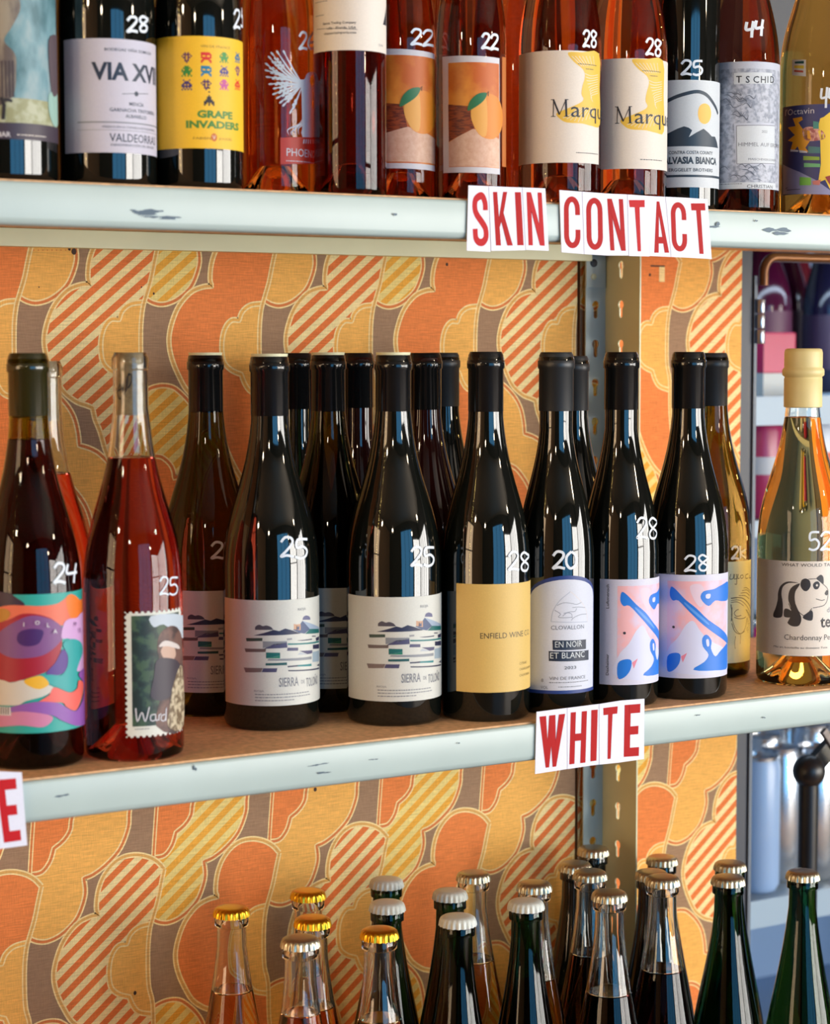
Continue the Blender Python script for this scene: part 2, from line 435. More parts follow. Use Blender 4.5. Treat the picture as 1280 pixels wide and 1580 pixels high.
L_OUT = mm([(749.3,-459.4),(742.5,-451.7),(732.9,-445.9),(720.8,-442.8),(708.8,-443.9),(699.1,-449.5),(690.7,-459.6),(685.8,-472.4),(684.4,-485.8),(686.2,-491.7),(677.2,-492.6),(665.4,-497.6),(653.5,-510.4),(646.3,-527.2),(644.2,-541.5),(647,-556),(653,-570),(660.8,-583),(672.2,-591.8),(681.3,-595.1),(687.1,-597.4),(689.3,-607.2),(693.8,-618.2),(700,-638),(712,-660),(726,-674),(744,-682)])
L_CUSP = (9, 20)
SEAM = mm([(749.3,-459.4),(746.2,-471.6),(742.6,-487.2),(738.3,-500.3),(735,-511.2),(733,-527),(732.6,-549.8),(733.5,-565),(736.8,-580),(737.6,-612.5),(741.5,-645.8),(744,-682)])
IN_L = mm([(735,-506.7),(726,-507.6),(719.9,-510.2),(715,-515.1),(712.6,-521.6),(705.3,-521.6),(699.3,-527.5),(696,-537.2),(695.4,-548.5),(697.6,-559.1),(704.8,-566),(714.3,-569.8),(717.9,-578.4),(723.8,-585.2),(736,-589)])
INL_CUSP = (4, 11)
R_OUT = mm([(735,-37.3),(740.3,-33),(750,-30.4),(759.6,-31),(766.9,-34.4),(777.7,-44.5),(784.9,-55.8),(788.5,-69.3),(789.6,-80.5),(800.7,-84.1),(811,-91),(826,-108),(840,-135),(845,-180),(842,-225),(832,-250),(841,-290),(843,-340),(838,-375),(831.8,-402.6),(830.4,-417.6),(822.6,-435.3),(809.7,-447.7),(797,-455.3),(788.2,-457.6),(789.4,-470.5),(785.5,-483.9),(779.1,-494.6),(766.5,-504.3),(754.1,-508.3),(744.3,-506.9),(735.8,-502.2)])
R_CUSP = (8, 15, 24)
R_SEAM = mm([(735,-37.3),(737.6,-63.8),(743.2,-97.1),(747.7,-124),(749,-200),(747,-300),(745,-380),(743.2,-396),(738.9,-447.8),(735.8,-502.2)])
IN_R = mm([(744.9,-91.6),(751.6,-92.9),(758.8,-98.7),(762.4,-105.4),(763.1,-111.5),(770.9,-110.2),(783,-117),(797,-138),(803,-172),(797,-207),(785,-227),(795,-255),(799,-300),(792,-360),(778.8,-400.1),(776.2,-413.5),(769.9,-422),(761.2,-427.8),(757.4,-438.7),(749.9,-447),(740.1,-448)])
INR_CUSP = (4, 10, 17)
def wall_panel(X0, X1, Z0, Z1, base):
    f = Flat(); f.rect(X0, Z0, X1, Z1, W_BROWN)
    sh = lambda pts, dx, dz: [(x+dx, z+dz) for x, z in pts]
    per, rep = .1150, .5487
    def dbl(p, mid, k=1.0):
        f.up(); f.ribbon(p, .0052*k, W_CREAM); f.up(); f.ribbon(p, .0024*k, mid)
    lo = smooth_curve(L_OUT, 4, cusps=L_CUSP); ro = smooth_curve(R_OUT, 4, cusps=R_CUSP); se = smooth_curve(SEAM, 3); rs = smooth_curve(R_SEAM, 3)
    il = smooth_curve(IN_L, 4, cusps=INL_CUSP); ir = smooth_curve(IN_R, 4, cusps=INR_CUSP)
    for which in 'RL':
        for k in range(-8, 8):
            dx = per*k
            if .64+dx > X1 or .86+dx < X0: continue
            for j in range(-1, 4):
                dz = rep*j; odd = k % 2
                f.lay = 1 if which == 'R' else 12
                if which == 'R':
                    f.poly(sh(ro+rs[::-1][1:-1], dx, dz), W_YELLOW if odd else W_SY)
                    f.up(); f.poly(sh(ir+[p for p in rs[::-1] if -.44 < p[1] < -.1], dx, dz), W_ORANGE)
                    dbl(sh(ir, dx, dz), W_RUST); dbl(sh(ro, dx, dz), W_RUST); dbl(sh(rs, dx, dz), W_RUST, .8)
                else:
                    f.poly(sh(lo+se[::-1][1:-1], dx, dz), W_ORANGE if odd else W_SO)
                    f.up(); f.poly(sh(il+[p for p in se[::-1] if -.585 < p[1] < -.51], dx, dz), W_YELLOW)
                    dbl(sh(il, dx, dz), W_YELLOW); dbl(sh(lo, dx, dz), W_TAN); dbl(sh(se, dx, dz), W_TAN, .9)
    return f
def clip_build(name, f, X0, X1, Z0, Z1, Y):
    bm = bmesh.new(); vs = [bm.verts.new((x, z, l*.001)) for x, z, l in f.V]
    for q, i in zip(f.F, f.M):
        try: fc = bm.faces.new([vs[k] for k in q]); fc.material_index = i
        except ValueError: pass
    for co, no in (((X0,0,0),(-1,0,0)), ((X1,0,0),(1,0,0)), ((0,Z0,0),(0,-1,0)), ((0,Z1,0),(0,1,0))):
        bmesh.ops.bisect_plane(bm, geom=bm.verts[:]+bm.edges[:]+bm.faces[:], plane_co=co, plane_no=no, clear_outer=True)
    for v in bm.verts: v.co = Vector((v.co.x, Y-v.co.z*1000*.00001, v.co.y))
    b0 = len(bm.faces)
    box_bm(bm, X0, X1, Y+.0002, Y+.0115, Z0, Z1, 0)
    me = bpy.data.meshes.new('m'); bm.to_mesh(me); bm.free()
    for m in f.mats: me.materials.append(m)
    o = put(name, me, None, None, kind='structure'); o.location.z = ZC
    return o
ZW0, ZW1 = -.80, .62
fw = wall_panel(-.1, 1.1965, ZW0, ZW1, 0)
fw.lay = 30; M_ST = mat('old_stain', srgb(70, 48, 34), .8)
for x, y, r in ((114, 388, .0022), (107, 384, .0012), (237, 453, .0009), (218, 443, .0006), (689, 408, .0013), (486, 1218, .0016), (160, 1251, .0013), (208, 1532, .0015), (60, 443, .0005)):
    p = on_y(x, y, .3); fw.ell(p.x, p.z-ZC, r, r*1.3, M_ST, 10)
for k in range(9):
    p = on_y(52+7*k, 386, .3); fw.ell(p.x, p.z-ZC, .0007, .0005, W_RUST, 8)
clip_build('wall_back', fw, -.1, 1.1965, ZW0, ZW1, .3)
fw = wall_panel(1.2, 1.4045, ZW0, ZW1, 0); fw.lay = 30
p = on_y(1002, 424, .3); fw.ell(p.x, p.z-ZC, .0014, .0016, M_ST, 10)
p = on_y(1020, 421, .3); fw.rect(p.x-.003, p.z-ZC-.009, p.x+.004, p.z-ZC+.006, W_CREAM); fw.up(); fw.rect(p.x-.014, p.z-ZC+.006, p.x+.004, p.z-ZC+.0075, M_ST)
clip_build('wall_back.001', fw, 1.2, 1.4045, ZW0, ZW1, .3)

# ------------------------------------------------------------ slotted corner post
def plate_with_holes(outer, holes, fn, t):
    """outline with holes in the plane, given thickness t by fn(x, z, depth)"""
    f = Flat(); f.poly(outer, M_PAINT2, holes)
    bm = bmesh.new(); vs = [bm.verts.new((x, y, 0)) for x, y, _ in f.V]
    for q in f.F:
        try: bm.faces.new([vs[k] for k in q])
        except ValueError: pass
    r = bmesh.ops.extrude_face_region(bm, geom=bm.faces[:])
    for g in r['geom']:
        if isinstance(g, bmesh.types.BMVert): g.co.z = t
    bmesh.ops.recalc_face_normals(bm, faces=bm.faces)
    for v in bm.verts: v.co = Vector(fn(v.co.x, v.co.y, v.co.z))
    me = bpy.data.meshes.new('m'); bm.to_mesh(me); bm.free(); return me
def keyhole(cx, zt):
    pts = []; r, n = .0043, .0024
    for k in range(13):
        a = math.radians(-55+290*k/12); pts.append((cx+r*math.cos(a), zt-r+r*math.sin(a)))
    for k in range(7):
        a = PI+PI*k/6; pts.append((cx+n*math.cos(a), zt-.0150+n*math.sin(a)))
    return pts
PX0, PX1 = 1.2022, 1.2275
post = thing('slotted_post', 'cream painted steel angle post with keyhole slots against the wallpaper', 'shelf post', (PX0, .295, ZC))
zk = on_y(916, 464, .295).z-ZC
ks = [zk-.0382*k for k in range(-12, 34)]
zb_, zt_ = -ZC, .55
holes = [keyhole(.0118, z) for z in ks if zb_+.03 < z < zt_-.01]
w1 = PX1-PX0
put('rear_flange', plate_with_holes([(0, zb_), (w1, zb_), (w1, zt_), (0, zt_)], holes, lambda x, z, d: (x, -d, z), .0016), post, [M_PAINT])
holes = [keyhole(.027, z) for z in ks if zb_+.03 < z < zt_-.01]
put('side_flange', plate_with_holes([(.0016, zb_), (.057, zb_), (.057, zt_), (.0016, zt_)], holes, lambda x, z, d: (w1-d, -x, z), .0016), post, [M_PAINT2])  # olive tone paints in the side-facing light; same post as rear flange
bm = bmesh.new(); box_bm(bm, -.001, .022, -.0036, -.0017, on_y(916, 444, .295).z-ZC, .092)
me = bpy.data.meshes.new('m'); bm.to_mesh(me); bm.free(); put('bracket_plate', me, post, [M_PAINT])
for y, m, r in ((406, M_DARK, .0040), (427, M_PAINT2, .0034)):  # dark disc paints the open hole's shade; the hex one is a bolt
    me = autosmooth(lathe([(0, 0), (r, 0), (r*.95, .0010), (r*.5, .0016), (0, .0016)], 6 if y == 427 else 24)); o = put('hole_and_bolt', me, post, [m])
    o.rotation_euler.x = PI/2; q = on_y(915, y, .292); o.location = (q.x-PX0, -.0036, q.z-ZC)

# ------------------------------------------------------------ shelves
Z_UP, Z_MID, Z_LOW = ZC+.1176, ZC-.2996, ZC-.770
SX0, SX1 = -.05, 2.2
def shelf(zs, label, chips=()):
    t = thing('shelf', label, 'shelf', (0, 0, zs))
    put('board', boxes((SX0, SX1, .0030, .2365, -.016, 0), (SX0, 1.1990, .2365, .2915, -.016, 0), (1.2320, SX1, .2365, .2915, -.016, 0)), t, [M_BOARD])
    # folded steel front rail: rounded lower edge turned inward
    prof = [(.0028, -.0014), (.0, -.0014), (-.0012, -.0022), (-.0016, -.004), (-.0016, -.0260), (-.0006, -.0295), (.0020, -.0312), (.0120, -.0312), (.0120, -.0300), (.0030, -.0298), (.0006, -.0278), (0, -.0255), (0, -.0034), (.0028, -.0030)]
    V, F = [], []; n = len(prof)
    for x in (SX0, SX1): V += [(x, y, z) for y, z in prof]
    for i in range(n): F.append((i, (i+1) % n, n+(i+1) % n, n+i))
    me = autosmooth(mesh_from(V, F, smooth=True), 50)
    rail = put('front_rail', me, t, [M_PAINT])
    if chips:
        f = Flat()
        for (x, y, rx, ry, seed) in chips:
            rr = random.Random(seed); p = on_y(x, y, -.0016)
            for q in range(3):
                cx = p.x+(rr.random()-.5)*rx*2; cz = p.z-zs+(rr.random()-.5)*ry*1.5
                pts = [(cx+rx*(.35+.6*rr.random())*math.cos(2*PI*k/11), cz+ry*(.3+.7*rr.random())*math.sin(2*PI*k/11)) for k in range(11)]
                f.poly(pts, M_BARE); f.up()
        put('chipped_paint', f.mesh(lambda x, y, h: (x, -.00175-h, y)), t, None, kind='stuff', label='dark chips and scratches in the paint')
    put('rear_rail', boxes((SX0, 1.1985, .2780, .2798, -.0312, -.0162), (SX0, 1.1985, .2798, .2915, -.0312, -.0296), bevel=.0006), t, [M_PAINT2])
    return t
shelf(Z_UP, 'upper shelf with chipped pale steel edge carrying the skin contact sign', [(232, 328, .011, .0017, 3), (212, 325, .004, .001, 4), (255, 336, .012, .0012, 5), (1200, 357, .011, .0026, 6), (1098, 349, .006, .0012, 7), (1109, 347, .003, .002, 8), (610, 330, .002, .001, 9), (1165, 341, .0015, .0008, 19)])
shelf(Z_MID, 'middle shelf with pale steel edge and particle board top carrying the white sign', [(95, 1228, .004, .001, 13), (490, 1180, .006, .0007, 11), (575, 1172, .003, .0005, 12), (300, 1184, .0012, .002, 14), (495, 1192, .005, .0006, 15), (1075, 1103, .002, .0006, 16), (1176, 1107, .0015, .0006, 17), (708, 1146, .0015, .0006, 18)])
shelf(Z_LOW, 'lowest shelf holding the crown capped bottles')

# ------------------------------------------------------------ letter signs taped to the rails
M_CARD = paper('white_sign_card', 222, 222, 236, .5)
M_RED, M_RED2 = mat('sign_red', srgb(176, 0, 6), .5, spec=.15), mat('faded_sign_red', srgb(190, 20, 28), .5, spec=.15)
def arcp(cx, cy, rx, ry, a0, a1, n=12): return [(cx+rx*math.cos(math.radians(a0+(a1-a0)*k/n)), cy+ry*math.sin(math.radians(a0+(a1-a0)*k/n))) for k in range(n+1)]
def slabs_letter(ch):
    """strokes of a bold condensed capital in a unit box: list of polygons"""
    t, h = .27, .115
    R = lambda a, b, c, d: [(a, b), (c, b), (c, d), (a, d)]
    if ch == 'I': return [R(0, 0, 1, 1)]
    if ch == 'H': return [R(0, 0, t+.05, 1), R(1-t-.05, 0, 1, 1), R(t, .44, 1-t, .58)]
    if ch == 'T': return [R(0, .86, 1, 1), R(.5-t*.6, 0, .5+t*.6, .87)]
    if ch == 'E': return [R(0, 0, .40, 1), R(.3, 0, 1, .17), R(.3, .42, .92, .58), R(.3, .83, 1, 1)]
    if ch == 'N': return [R(0, 0, t, 1), R(1-t, 0, 1, 1), [(0, 1), (t+.02, 1), (1, 0), (1-t-.02, 0)]]
    if ch == 'A': return [[(0, 0), (.30, 0), (.62, 1), (.36, 1)], [(1, 0), (.70, 0), (.38, 1), (.64, 1)], R(.25, .18, .75, .31)]
    if ch == 'W': return [[(0, 1), (.26, 1), (.38, 0), (.14, 0)], [(.38, 0), (.14, 0), (.38, 1), (.58, 1)], [(.38, 1), (.62, 1), (.86, 0), (.62, 0)], [(1, 1), (.76, 1), (.62, 0), (.86, 0)]]
    if ch == 'K': return [R(0, 0, .30, 1), [(.72, 1), (1, 1), (.56, .54), (.25, .30), (.25, .46)], [(.38, .52), (.58, .66), (1, 0), (.68, 0)]]
    if ch == 'O':
        o = arcp(.5, .76, .5, .24, 0, 180)+arcp(.5, .24, .5, .24, 180, 360); i = arcp(.5, .74, .20, .15, 0, 180)+arcp(.5, .26, .20, .15, 180, 360)
        return [(o, i)]
    if ch == 'C':
        return [arcp(.5, .76, .5, .24, 0, 180)+arcp(.5, .24, .5, .24, 180, 360)+[(1, .36), (.70, .36)]+arcp(.5, .26, .20, .15, 360, 180)+arcp(.5, .74, .20, .15, 180, 0)+[(.70, .64), (1, .64)]]
    if ch == 'S':
        c = smooth_curve([(.84, .66), (.82, .80), (.66, .915), (.42, .91), (.20, .84), (.16, .70), (.28, .58), (.60, .44), (.82, .32), (.84, .17), (.66, .08), (.40, .075), (.20, .15), (.16, .32)], 4)
        
        V = []; n = len(c); A, B = [], []
        for i in range(n):
            a, b = c[max(0, i-1)], c[min(n-1, i+1)]; dx, dy = b[0]-a[0], (b[1]-a[1])*2.6; l = math.hypot(dx, dy)
            w = .155; A.append((c[i][0]-dy/l*w, c[i][1]+dx/l*w/2.6*1.15)); B.append((c[i][0]+dy/l*w, c[i][1]-dx/l*w/2.6*1.15))
        return [('strip', A, B)]
def sign(name, label, cards, yplane):
    """cards: (character, card corners TL TR BR BL px, letter box TL TR BR BL px, faded)"""
    c0 = on_y(*cards[0][1][3], yplane)
    root = thing(name, label, 'sign', c0)
    for i, (ch, cq, lq, faded) in enumerate(cards):
        f = Flat(); W = lambda p: (lambda q: (q.x-c0.x, q.z-c0.z))(on_y(p[0], p[1], yplane))
        f.poly([W(p) for p in cq], M_CARD); f.up()
        tl, tr, br, bl = [W(p) for p in lq]; m = M_RED2 if faded else M_RED
        bi = lambda u, v: tuple((tl[k]*(1-u)+tr[k]*u)*v+(bl[k]*(1-u)+br[k]*u)*(1-v) for k in (0, 1))
        for s_ in slabs_letter(ch):
            f.up()
            if isinstance(s_, tuple) and s_[0] == 'strip':
                V, F = [], []
                for a, b in zip(s_[1], s_[2]): V += [bi(*a), bi(*b)]
                F = [(2*k, 2*k+1, 2*k+3, 2*k+2) for k in range(len(s_[1])-1)]; f.raw(V, F, m)
            elif isinstance(s_, tuple): f.poly([bi(*p) for p in s_[0]], m, [[bi(*p) for p in s_[1]]])
            else: f.poly([bi(*p) for p in s_], m)
        d = .00035*(i % 2)
        o = put('letter_card', f.mesh(lambda x, y, h: (x, -.0009-d-h, y)), root)
        q = [W(p) for p in cq]
        bk = put('card_backing', mesh_from([(x, -.0008-d, z) for x, z in q]+[(x, -.0003, z) for x, z in q], [(0,1,2,3),(7,6,5,4),(0,4,5,1),(1,5,6,2),(2,6,7,3),(3,7,4,0)]), o, [M_CARD])
z4 = lambda *p: [(680+.3594*x, 270+.3594*y) for x, y in p]
z5 = lambda *p: [(780+.2031*x, 1060+.2031*y) for x, y in p]
z8 = lambda *p: [(x/2.56, 1050+y/2.56) for x, y in p]
def card(z, ch, a, b, l, fd=0): return (ch, z(*a), z(*l) if l else z(*a), fd)
sign('letter_sign', 'red on white SKIN letter sign taped to the upper shelf edge', [
    card(z4, 'S', [(116,45),(202,48),(210,330),(108,325)], 0, [(131,72),(197,72),(202,306),(134,306)], 1),
    card(z4, 'K', [(202,48),(283,52),(290,325),(212,326)], 0, [(219,73),(280,73),(304,303),(232,303)], 0),
    card(z4, 'I', [(283,52),(346,54),(361,323),(290,325)], 0, [(314,74),(340,74),(352,302),(325,302)], 0),
    card(z4, 'N', [(346,54),(444,58),(459,326),(361,322)], 0, [(363,74),(428,76),(441,304),(372,302)], 1)], -.0026)
sign('letter_sign', 'red on white CONTACT letter sign taped to the upper shelf edge', [
    card(z4, 'C', [(506,65),(603,72),(612,340),(515,332)], 0, [(524,92),(592,92),(597,316),(526,314)], 0),
    card(z4, 'O', [(603,72),(708,80),(710,346),(612,340)], 0, [(618,98),(688,98),(692,322),(622,322)], 0),
    card(z4, 'N', [(708,80),(797,84),(803,346),(710,346)], 0, [(710,102),(778,104),(790,326),(724,324)], 0),
    card(z4, 'T', [(797,84),(882,90),(892,350),(803,348)], 0, [(802,108),(870,108),(868,328),(826,328)], 1),
    card(z4, 'A', [(882,90),(960,94),(985,352),(894,348)], 0, [(908,114),(948,114),(976,334),(912,334)], 0),
    card(z4, 'C', [(960,94),(1048,98),(1070,356),(985,352)], 0, [(980,116),(1046,118),(1054,330),(988,328)], 0),
    card(z4, 'T', [(1048,98),(1141,104),(1159,361),(1070,356)], 0, [(1069,122),(1130,122),(1142,340),(1088,338)], 0)], -.0026)
sign('letter_sign', 'red on white WHITE letter sign taped to the middle shelf edge', [
    card(z5, 'W', [(230,188),(462,158),(462,622),(218,660)], 0, [(250,224),(445,202),(392,600),(282,614)], 0),
    card(z5, 'H', [(462,158),(622,138),(622,598),(462,622)], 0, [(486,192),(609,180),(597,572),(475,586)], 0),
    card(z5, 'I', [(622,138),(704,128),(704,588),(622,598)], 0, [(644,174),(693,170),(683,558),(637,564)], 0),
    card(z5, 'T', [(704,128),(860,103),(860,572),(704,588)], 0, [(733,158),(843,145),(812,540),(742,548)], 0),
    card(z5, 'E', [(860,103),(1048,88),(1045,546),(860,572)], 0, [(897,136),(1016,126),(1004,522),(890,530)], 0)], -.0026)
sign('letter_sign', 'red letter E end card of a sign at the left end of the middle shelf', [
    card(z8, 'E', [(-60,356),(84,362),(106,650),(-30,668)], 0, [(-18,392),(60,385),(82,630),(14,640)], 1)], -.0026)
# ------------------------------------------------------------ bottles and their labels
def wine(name, c): return mat('wine_'+name, c, .02, trans=1, ior=1.36)
def mottle(name, ca, cb, scale, lo=.42, hi=.58, cc=None, stretch=(1, 1, 1), rough=.5):
    if name in MATS: return MATS[name]
    m = mat(name, ca, rough); N, L, b = nodes(m)
    tc = N.new('ShaderNodeTexCoord'); mp = N.new('ShaderNodeMapping'); mp.inputs['Scale'].default_value = stretch
    nz = N.new('ShaderNodeTexNoise'); nz.inputs['Scale'].default_value = scale; nz.inputs['Detail'].default_value = 5
    rp = N.new('ShaderNodeValToRGB'); rp.color_ramp.elements[0].position = lo; rp.color_ramp.elements[1].position = hi
    rp.color_ramp.elements[0].color = (*ca, 1); rp.color_ramp.elements[1].color = (*cb, 1)
    if cc: e = rp.color_ramp.elements.new((lo+hi)/2); e.color = (*cc, 1)
    L.new(tc.outputs['Object'], mp.inputs[0]); L.new(mp.outputs[0], nz.inputs[0]); L.new(nz.outputs[0], rp.inputs[0]); L.new(rp.outputs[0], b.inputs['Base Color'])
    return m
def Z(ox, oy, k): return lambda *p: [(ox+k*x, oy+k*y) for x, y in p]
P_WHITE = paper('label_white', 208, 205, 210); P_WARM = paper('label_warm_white', 226, 216, 204); P_GREY = paper('label_grey_white', 205, 210, 214)
INK_K = ink(38, 40, 50); INK_G = ink(120, 122, 130)
def squig(f, b, x0, x1, y, m=INK_G, w=.0006, n=26):
    """a line of print too small to read"""
    a, z = b.px(x0, y); c, z2 = b.px(x1, y) if abs(x1) < 5000 else (a+x1-5000, z)
    k = 0; x = a
    rr = random.Random(int(x0*7+y))
    while x < c:
        l = .0006+.0016*rr.random(); f.rect(x, z-w/2, min(c, x+l), z+w/2, m); x += l+.0005

# ---- upper shelf -------------------------------------------------
UG = 'bottles on the upper shelf'
b = Bottle('dark bottle with a painted garden scene label, leftmost on the upper shelf', UG, 16, .06, Z_UP, bordeaux(.0375, .30), M_BLACKGLASS)
f = Flat(); z1 = Z(0, 0, .3125)
M_GARDEN = mottle('painted_garden_print', srgb(70, 110, 118), srgb(150, 168, 170), 60, .35, .65, srgb(112, 150, 158), (1, 1, .5))
b.label_rect(f, -54, -50, 200, .11, M_GARDEN, x1=97)
f.up(); f.poly(b.P(z1((-60,640),(-60,500),(0,480),(160,490),(310,520),(315,640),(0,635))), mottle('painted_lawn_print', srgb(150, 150, 110), srgb(178, 180, 150), 120))
f.up(); f.poly(b.P(smooth_curve(z1((-60,-30),(70,-30),(100,40),(60,130),(20,200),(70,260),(80,330),(60,480),(-60,480)), 4, True)), mottle('painted_stone_print', srgb(98, 84, 76), srgb(150, 138, 118), 90, stretch=(1, 1, .3)))
for k in range(5): f.up(); f.ribbon(b.P(z1((-10+18*k, 300), (-6+18*k, 480))), .0012, ink(70, 56, 56))
f.up(); f.poly(b.P(smooth_curve(z1((235,480),(250,455),(290,455),(300,500),(290,600),(265,625),(240,560)), 4, True)), ink(150, 185, 172))
f.up(); f.poly(b.P(smooth_curve(z1((235,200),(290,190),(300,330),(280,460),(250,450)), 4, True)), ink(86, 72, 78))
f.up(); f.ribbon(b.P(z1((5,480),(20,520),(15,590))), .0025, ink(40, 34, 36)); f.ribbon(b.P(z1((20,490),(60,500))), .002, ink(40, 34, 36))
f.lay = 9; a, z = b.px(-54, 216); a2, z2 = b.px(97, 198); f.rect(a, z, a2, z2, ink(58, 46, 60)); f.up()
bx(b, f, -6, 211, 'MAR', 3.6, P_WHITE, bold=.01); squig(f, b, 26, 70, 208, P_WARM)
b.wrap(f, 'label')

b = Bottle('dark bottle with pale lavender lettered label, second from left on the upper shelf', UG, 171, .06, Z_UP, burgundy(.0365, .30), M_BLACKGLASS)
f = Flat(); b.label_rect(f, 100, 60, 236, .10, paper('label_lavender', 196, 192, 206)); f.up()
navy = ink(28, 44, 66)
bx(b, f, 161, 78, 'BODEGAS VIÑA SOMOZA', 2.1, navy, 41, .01)
bx(b, f, 141, 122, 'VIA XVII', 12.2, navy, 60, .035)
f.ribbon(b.P([(188, 145), (228, 145)]), .0004, navy); a, z = b.px(210, 145); f.ell(a, z, .0018, .0018, navy, 12)
bx(b, f, 211, 164, 'MENCÍA', 2.6, navy, None, .01, align='c'); bx(b, f, 211, 174, 'GARNACHA TINTORERA', 2.6, navy, 42, .01, align='c'); bx(b, f, 211, 183, 'ALBARELLO', 2.6, navy, None, .01, align='c')
for y, w in ((188.5, .0009), (200.5, .0003)): f.ribbon([(b.px(120, y)[0], b.px(170, y)[1]), (.055, b.px(170, y)[1])], w, INK_G)
bx(b, f, 157, 197, 'VIÑEDOS EN LA COMARCA DE VALDEORRAS', 1.6, navy, 48)
bx(b, f, 169, 218, 'VALDEORRAS', 6.0, navy, 44, .005); bx(b, f, 171, 225, 'DENOMINACIÓN DE ORIGEN', 1.8, navy, 40)
b.wrap(f, 'label', label='pale lavender label with dark lettering'); b.price('28', 196, 27, 230, 50)

b = Bottle('dark bottle with yellow label of coloured pixel creatures', UG, 311, .055, Z_UP, burgundy(.0335, .30), M_BLACKGLASS)
f = Flat(); b.label_rect(f, 241, 57, 230, .09, paper('label_yellow', 240, 190, 40)); f.up()
bx(b, f, 309, 73, 'VIN DE FRANCE', 2.0, ink(150, 110, 30), 24)
SPR = {'grape': ['..#.#..', '.#####.', '#.#.#.#', '.##.##.', '..#.#..', '..###..', '...#...'], 'bug': ['.#...#.', '..###..', '.#####.', '##.#.##', '#######', '.#.#.#.', '#.#.#.#'],
       'dome': ['..###..', '.#####.', '#.###.#', '#######', '.#####.', '.##.##.', '#.#.#.#'], 'box': ['######.', '#######', '#..#..#', '#######', '.#####.', '##...##', '#.....#']}
rows = [[('grape',(96,44,90)),('box',(214,44,34)),('dome',(60,140,60)),('bug',(40,110,150))], [('dome',(30,130,50)),('box',(30,120,160)),('bug',(60,50,130)),('grape',(110,50,110))], [('bug',(56,40,110)),('grape',(80,40,90)),('dome',(190,70,140)),('bug',(214,44,34))]]
def sprite(f, s_, cx, cz, w, m):
    p = w/7
    for r, row in enumerate(s_):
        for c, ch in enumerate(row):
            if ch == '#': f.rect(cx+(c-3.5)*p, cz+(2.5-r)*p, cx+(c-2.5)*p, cz+(3.5-r)*p, m)
xs_ = [288, 318, 345.5, 366]
for r, row in enumerate(rows):
    for c, (k, col) in enumerate(row):
        a, z = b.px(xs_[c], 89+21*r); sprite(f, SPR[k], a, z, .0078, ink(*col))
a, z = b.px(322.5, 155); sprite(f, ['...#...', '..###..', '..###..', '.#####.', '#######', '##.#.##', '#..#..#'], a, z, .0078, ink(50, 40, 40))
for y in (136, 142): a, z = b.px(322.5, y); f.rect(a-.0006, z-.0006, a+.0006, z+.0006, ink(50, 40, 40))
gr = ink(70, 130, 50)
bx(b, f, 304, 181, 'GRAPE', 5.2, gr, 29, .045); bx(b, f, 287, 197, 'INVADERS', 5.2, gr, 45, .045)
bx(b, f, 298, 215, 'FABIEN', 1.8, ink(150, 100, 30), 13); bx(b, f, 337, 216, 'JOUVES', 1.8, ink(150, 100, 30), 12)
a, z = b.px(330, 212); f.ell(a, z, .0024, .0030, ink(200, 110, 40), 14); f.up(); bx(b, f, 330, 215, 'V', 3, P_WARM, align='c')
b.wrap(f, 'label', label='yellow label with pixel figures'); b.price('25', 360, 15, 380, 43)

W_AMB = wine('orange_amber', (.72, .30, .085)); W_RED = wine('amber_red', (.48, .14, .055)); W_RED2 = wine('deep_red', (.20, .022, .016)); W_GOLD = wine('gold', (.97, .58, .17)); W_OCT = wine('orange', (.92, .46, .09))
W_PINK = wine('bright_pinkish_red', (.64, .11, .08)); W_ROSE = wine('pale_salmon', (.90, .58, .34)); W_CLARET = wine('claret', (.09, .02, .02)); W_STRAW = wine('straw', (.88, .74, .40)); W_BRN = wine('brown_red', (.28, .09, .05))
b = Bottle('clear bottle of orange wine printed with a white firebird', UG, 428, .080, Z_UP, burgundy(.0314, .30), None, .19, W_AMB, 'cork')
f = Flat(); zp = Z(380, 60, .1456); wh = mat('white_screen_print', srgb(205, 215, 225), .5)
sh = (595, 480)
for i, (x, y) in enumerate([(390,125),(320,128),(262,145),(232,185),(202,258),(198,330),(210,402),(238,480),(285,528),(278,590),(318,632),(352,680),(385,712),(460,790)]):
    mx, my = sh[0]*.45+x*.55+(40 if i > 3 else 60)*.3, sh[1]*.45+y*.55+(50 if i < 5 else -10)
    f.ribbon(b.P(smooth_curve(zp((x, y), (mx, my), sh), 6)), .0014, wh, taper=True)
    dx, dy = mx-x, my-y; l = math.hypot(dx, dy); dx, dy = dx/l, dy/l
    def leaf(px_, py_, L_, w_): f.poly(b.P(smooth_curve(zp((px_, py_), (px_+dx*L_*.3-dy*w_, py_+dy*L_*.3+dx*w_), (px_+dx*L_, py_+dy*L_), (px_+dx*L_*.3+dy*w_, py_+dy*L_*.3-dx*w_)), 3, True)), wh)
    leaf(x-dx*6, y-dy*6, 70, 11)
    if i > 1:
        for q_ in (60, 105, 150):
            if q_ < l*.9: leaf(x+dx*q_-dy*12, y+dy*q_+dx*12, 42, 8); leaf(x+dx*(q_+20)+dy*12, y+dy*(q_+20)-dx*12, 42, 8)
f.poly(b.P(smooth_curve(zp((640,370),(690,350),(712,362),(680,400),(668,450),(690,520),(700,620),(690,700),(720,800),(735,1010),(600,1060),(590,900),(585,720),(580,560),(560,440),(610,430)), 3, True)), wh)
for i, (x, y) in enumerate([(760,370),(765,480),(762,540),(768,600),(760,680),(752,760)]): f.ribbon(b.P(smooth_curve(zp((x, y), (730, (y+500)/2), (690, 520)), 5)), .0012, wh, taper=True)
for i in range(9): f.ribbon(b.P(smooth_curve(zp((610+8*i, 800), (560+14*i, 900), (440+36*i, 960+30*math.sin(i*2)), (450+36*i, 1020)), 5)), .0008, wh, taper=True)
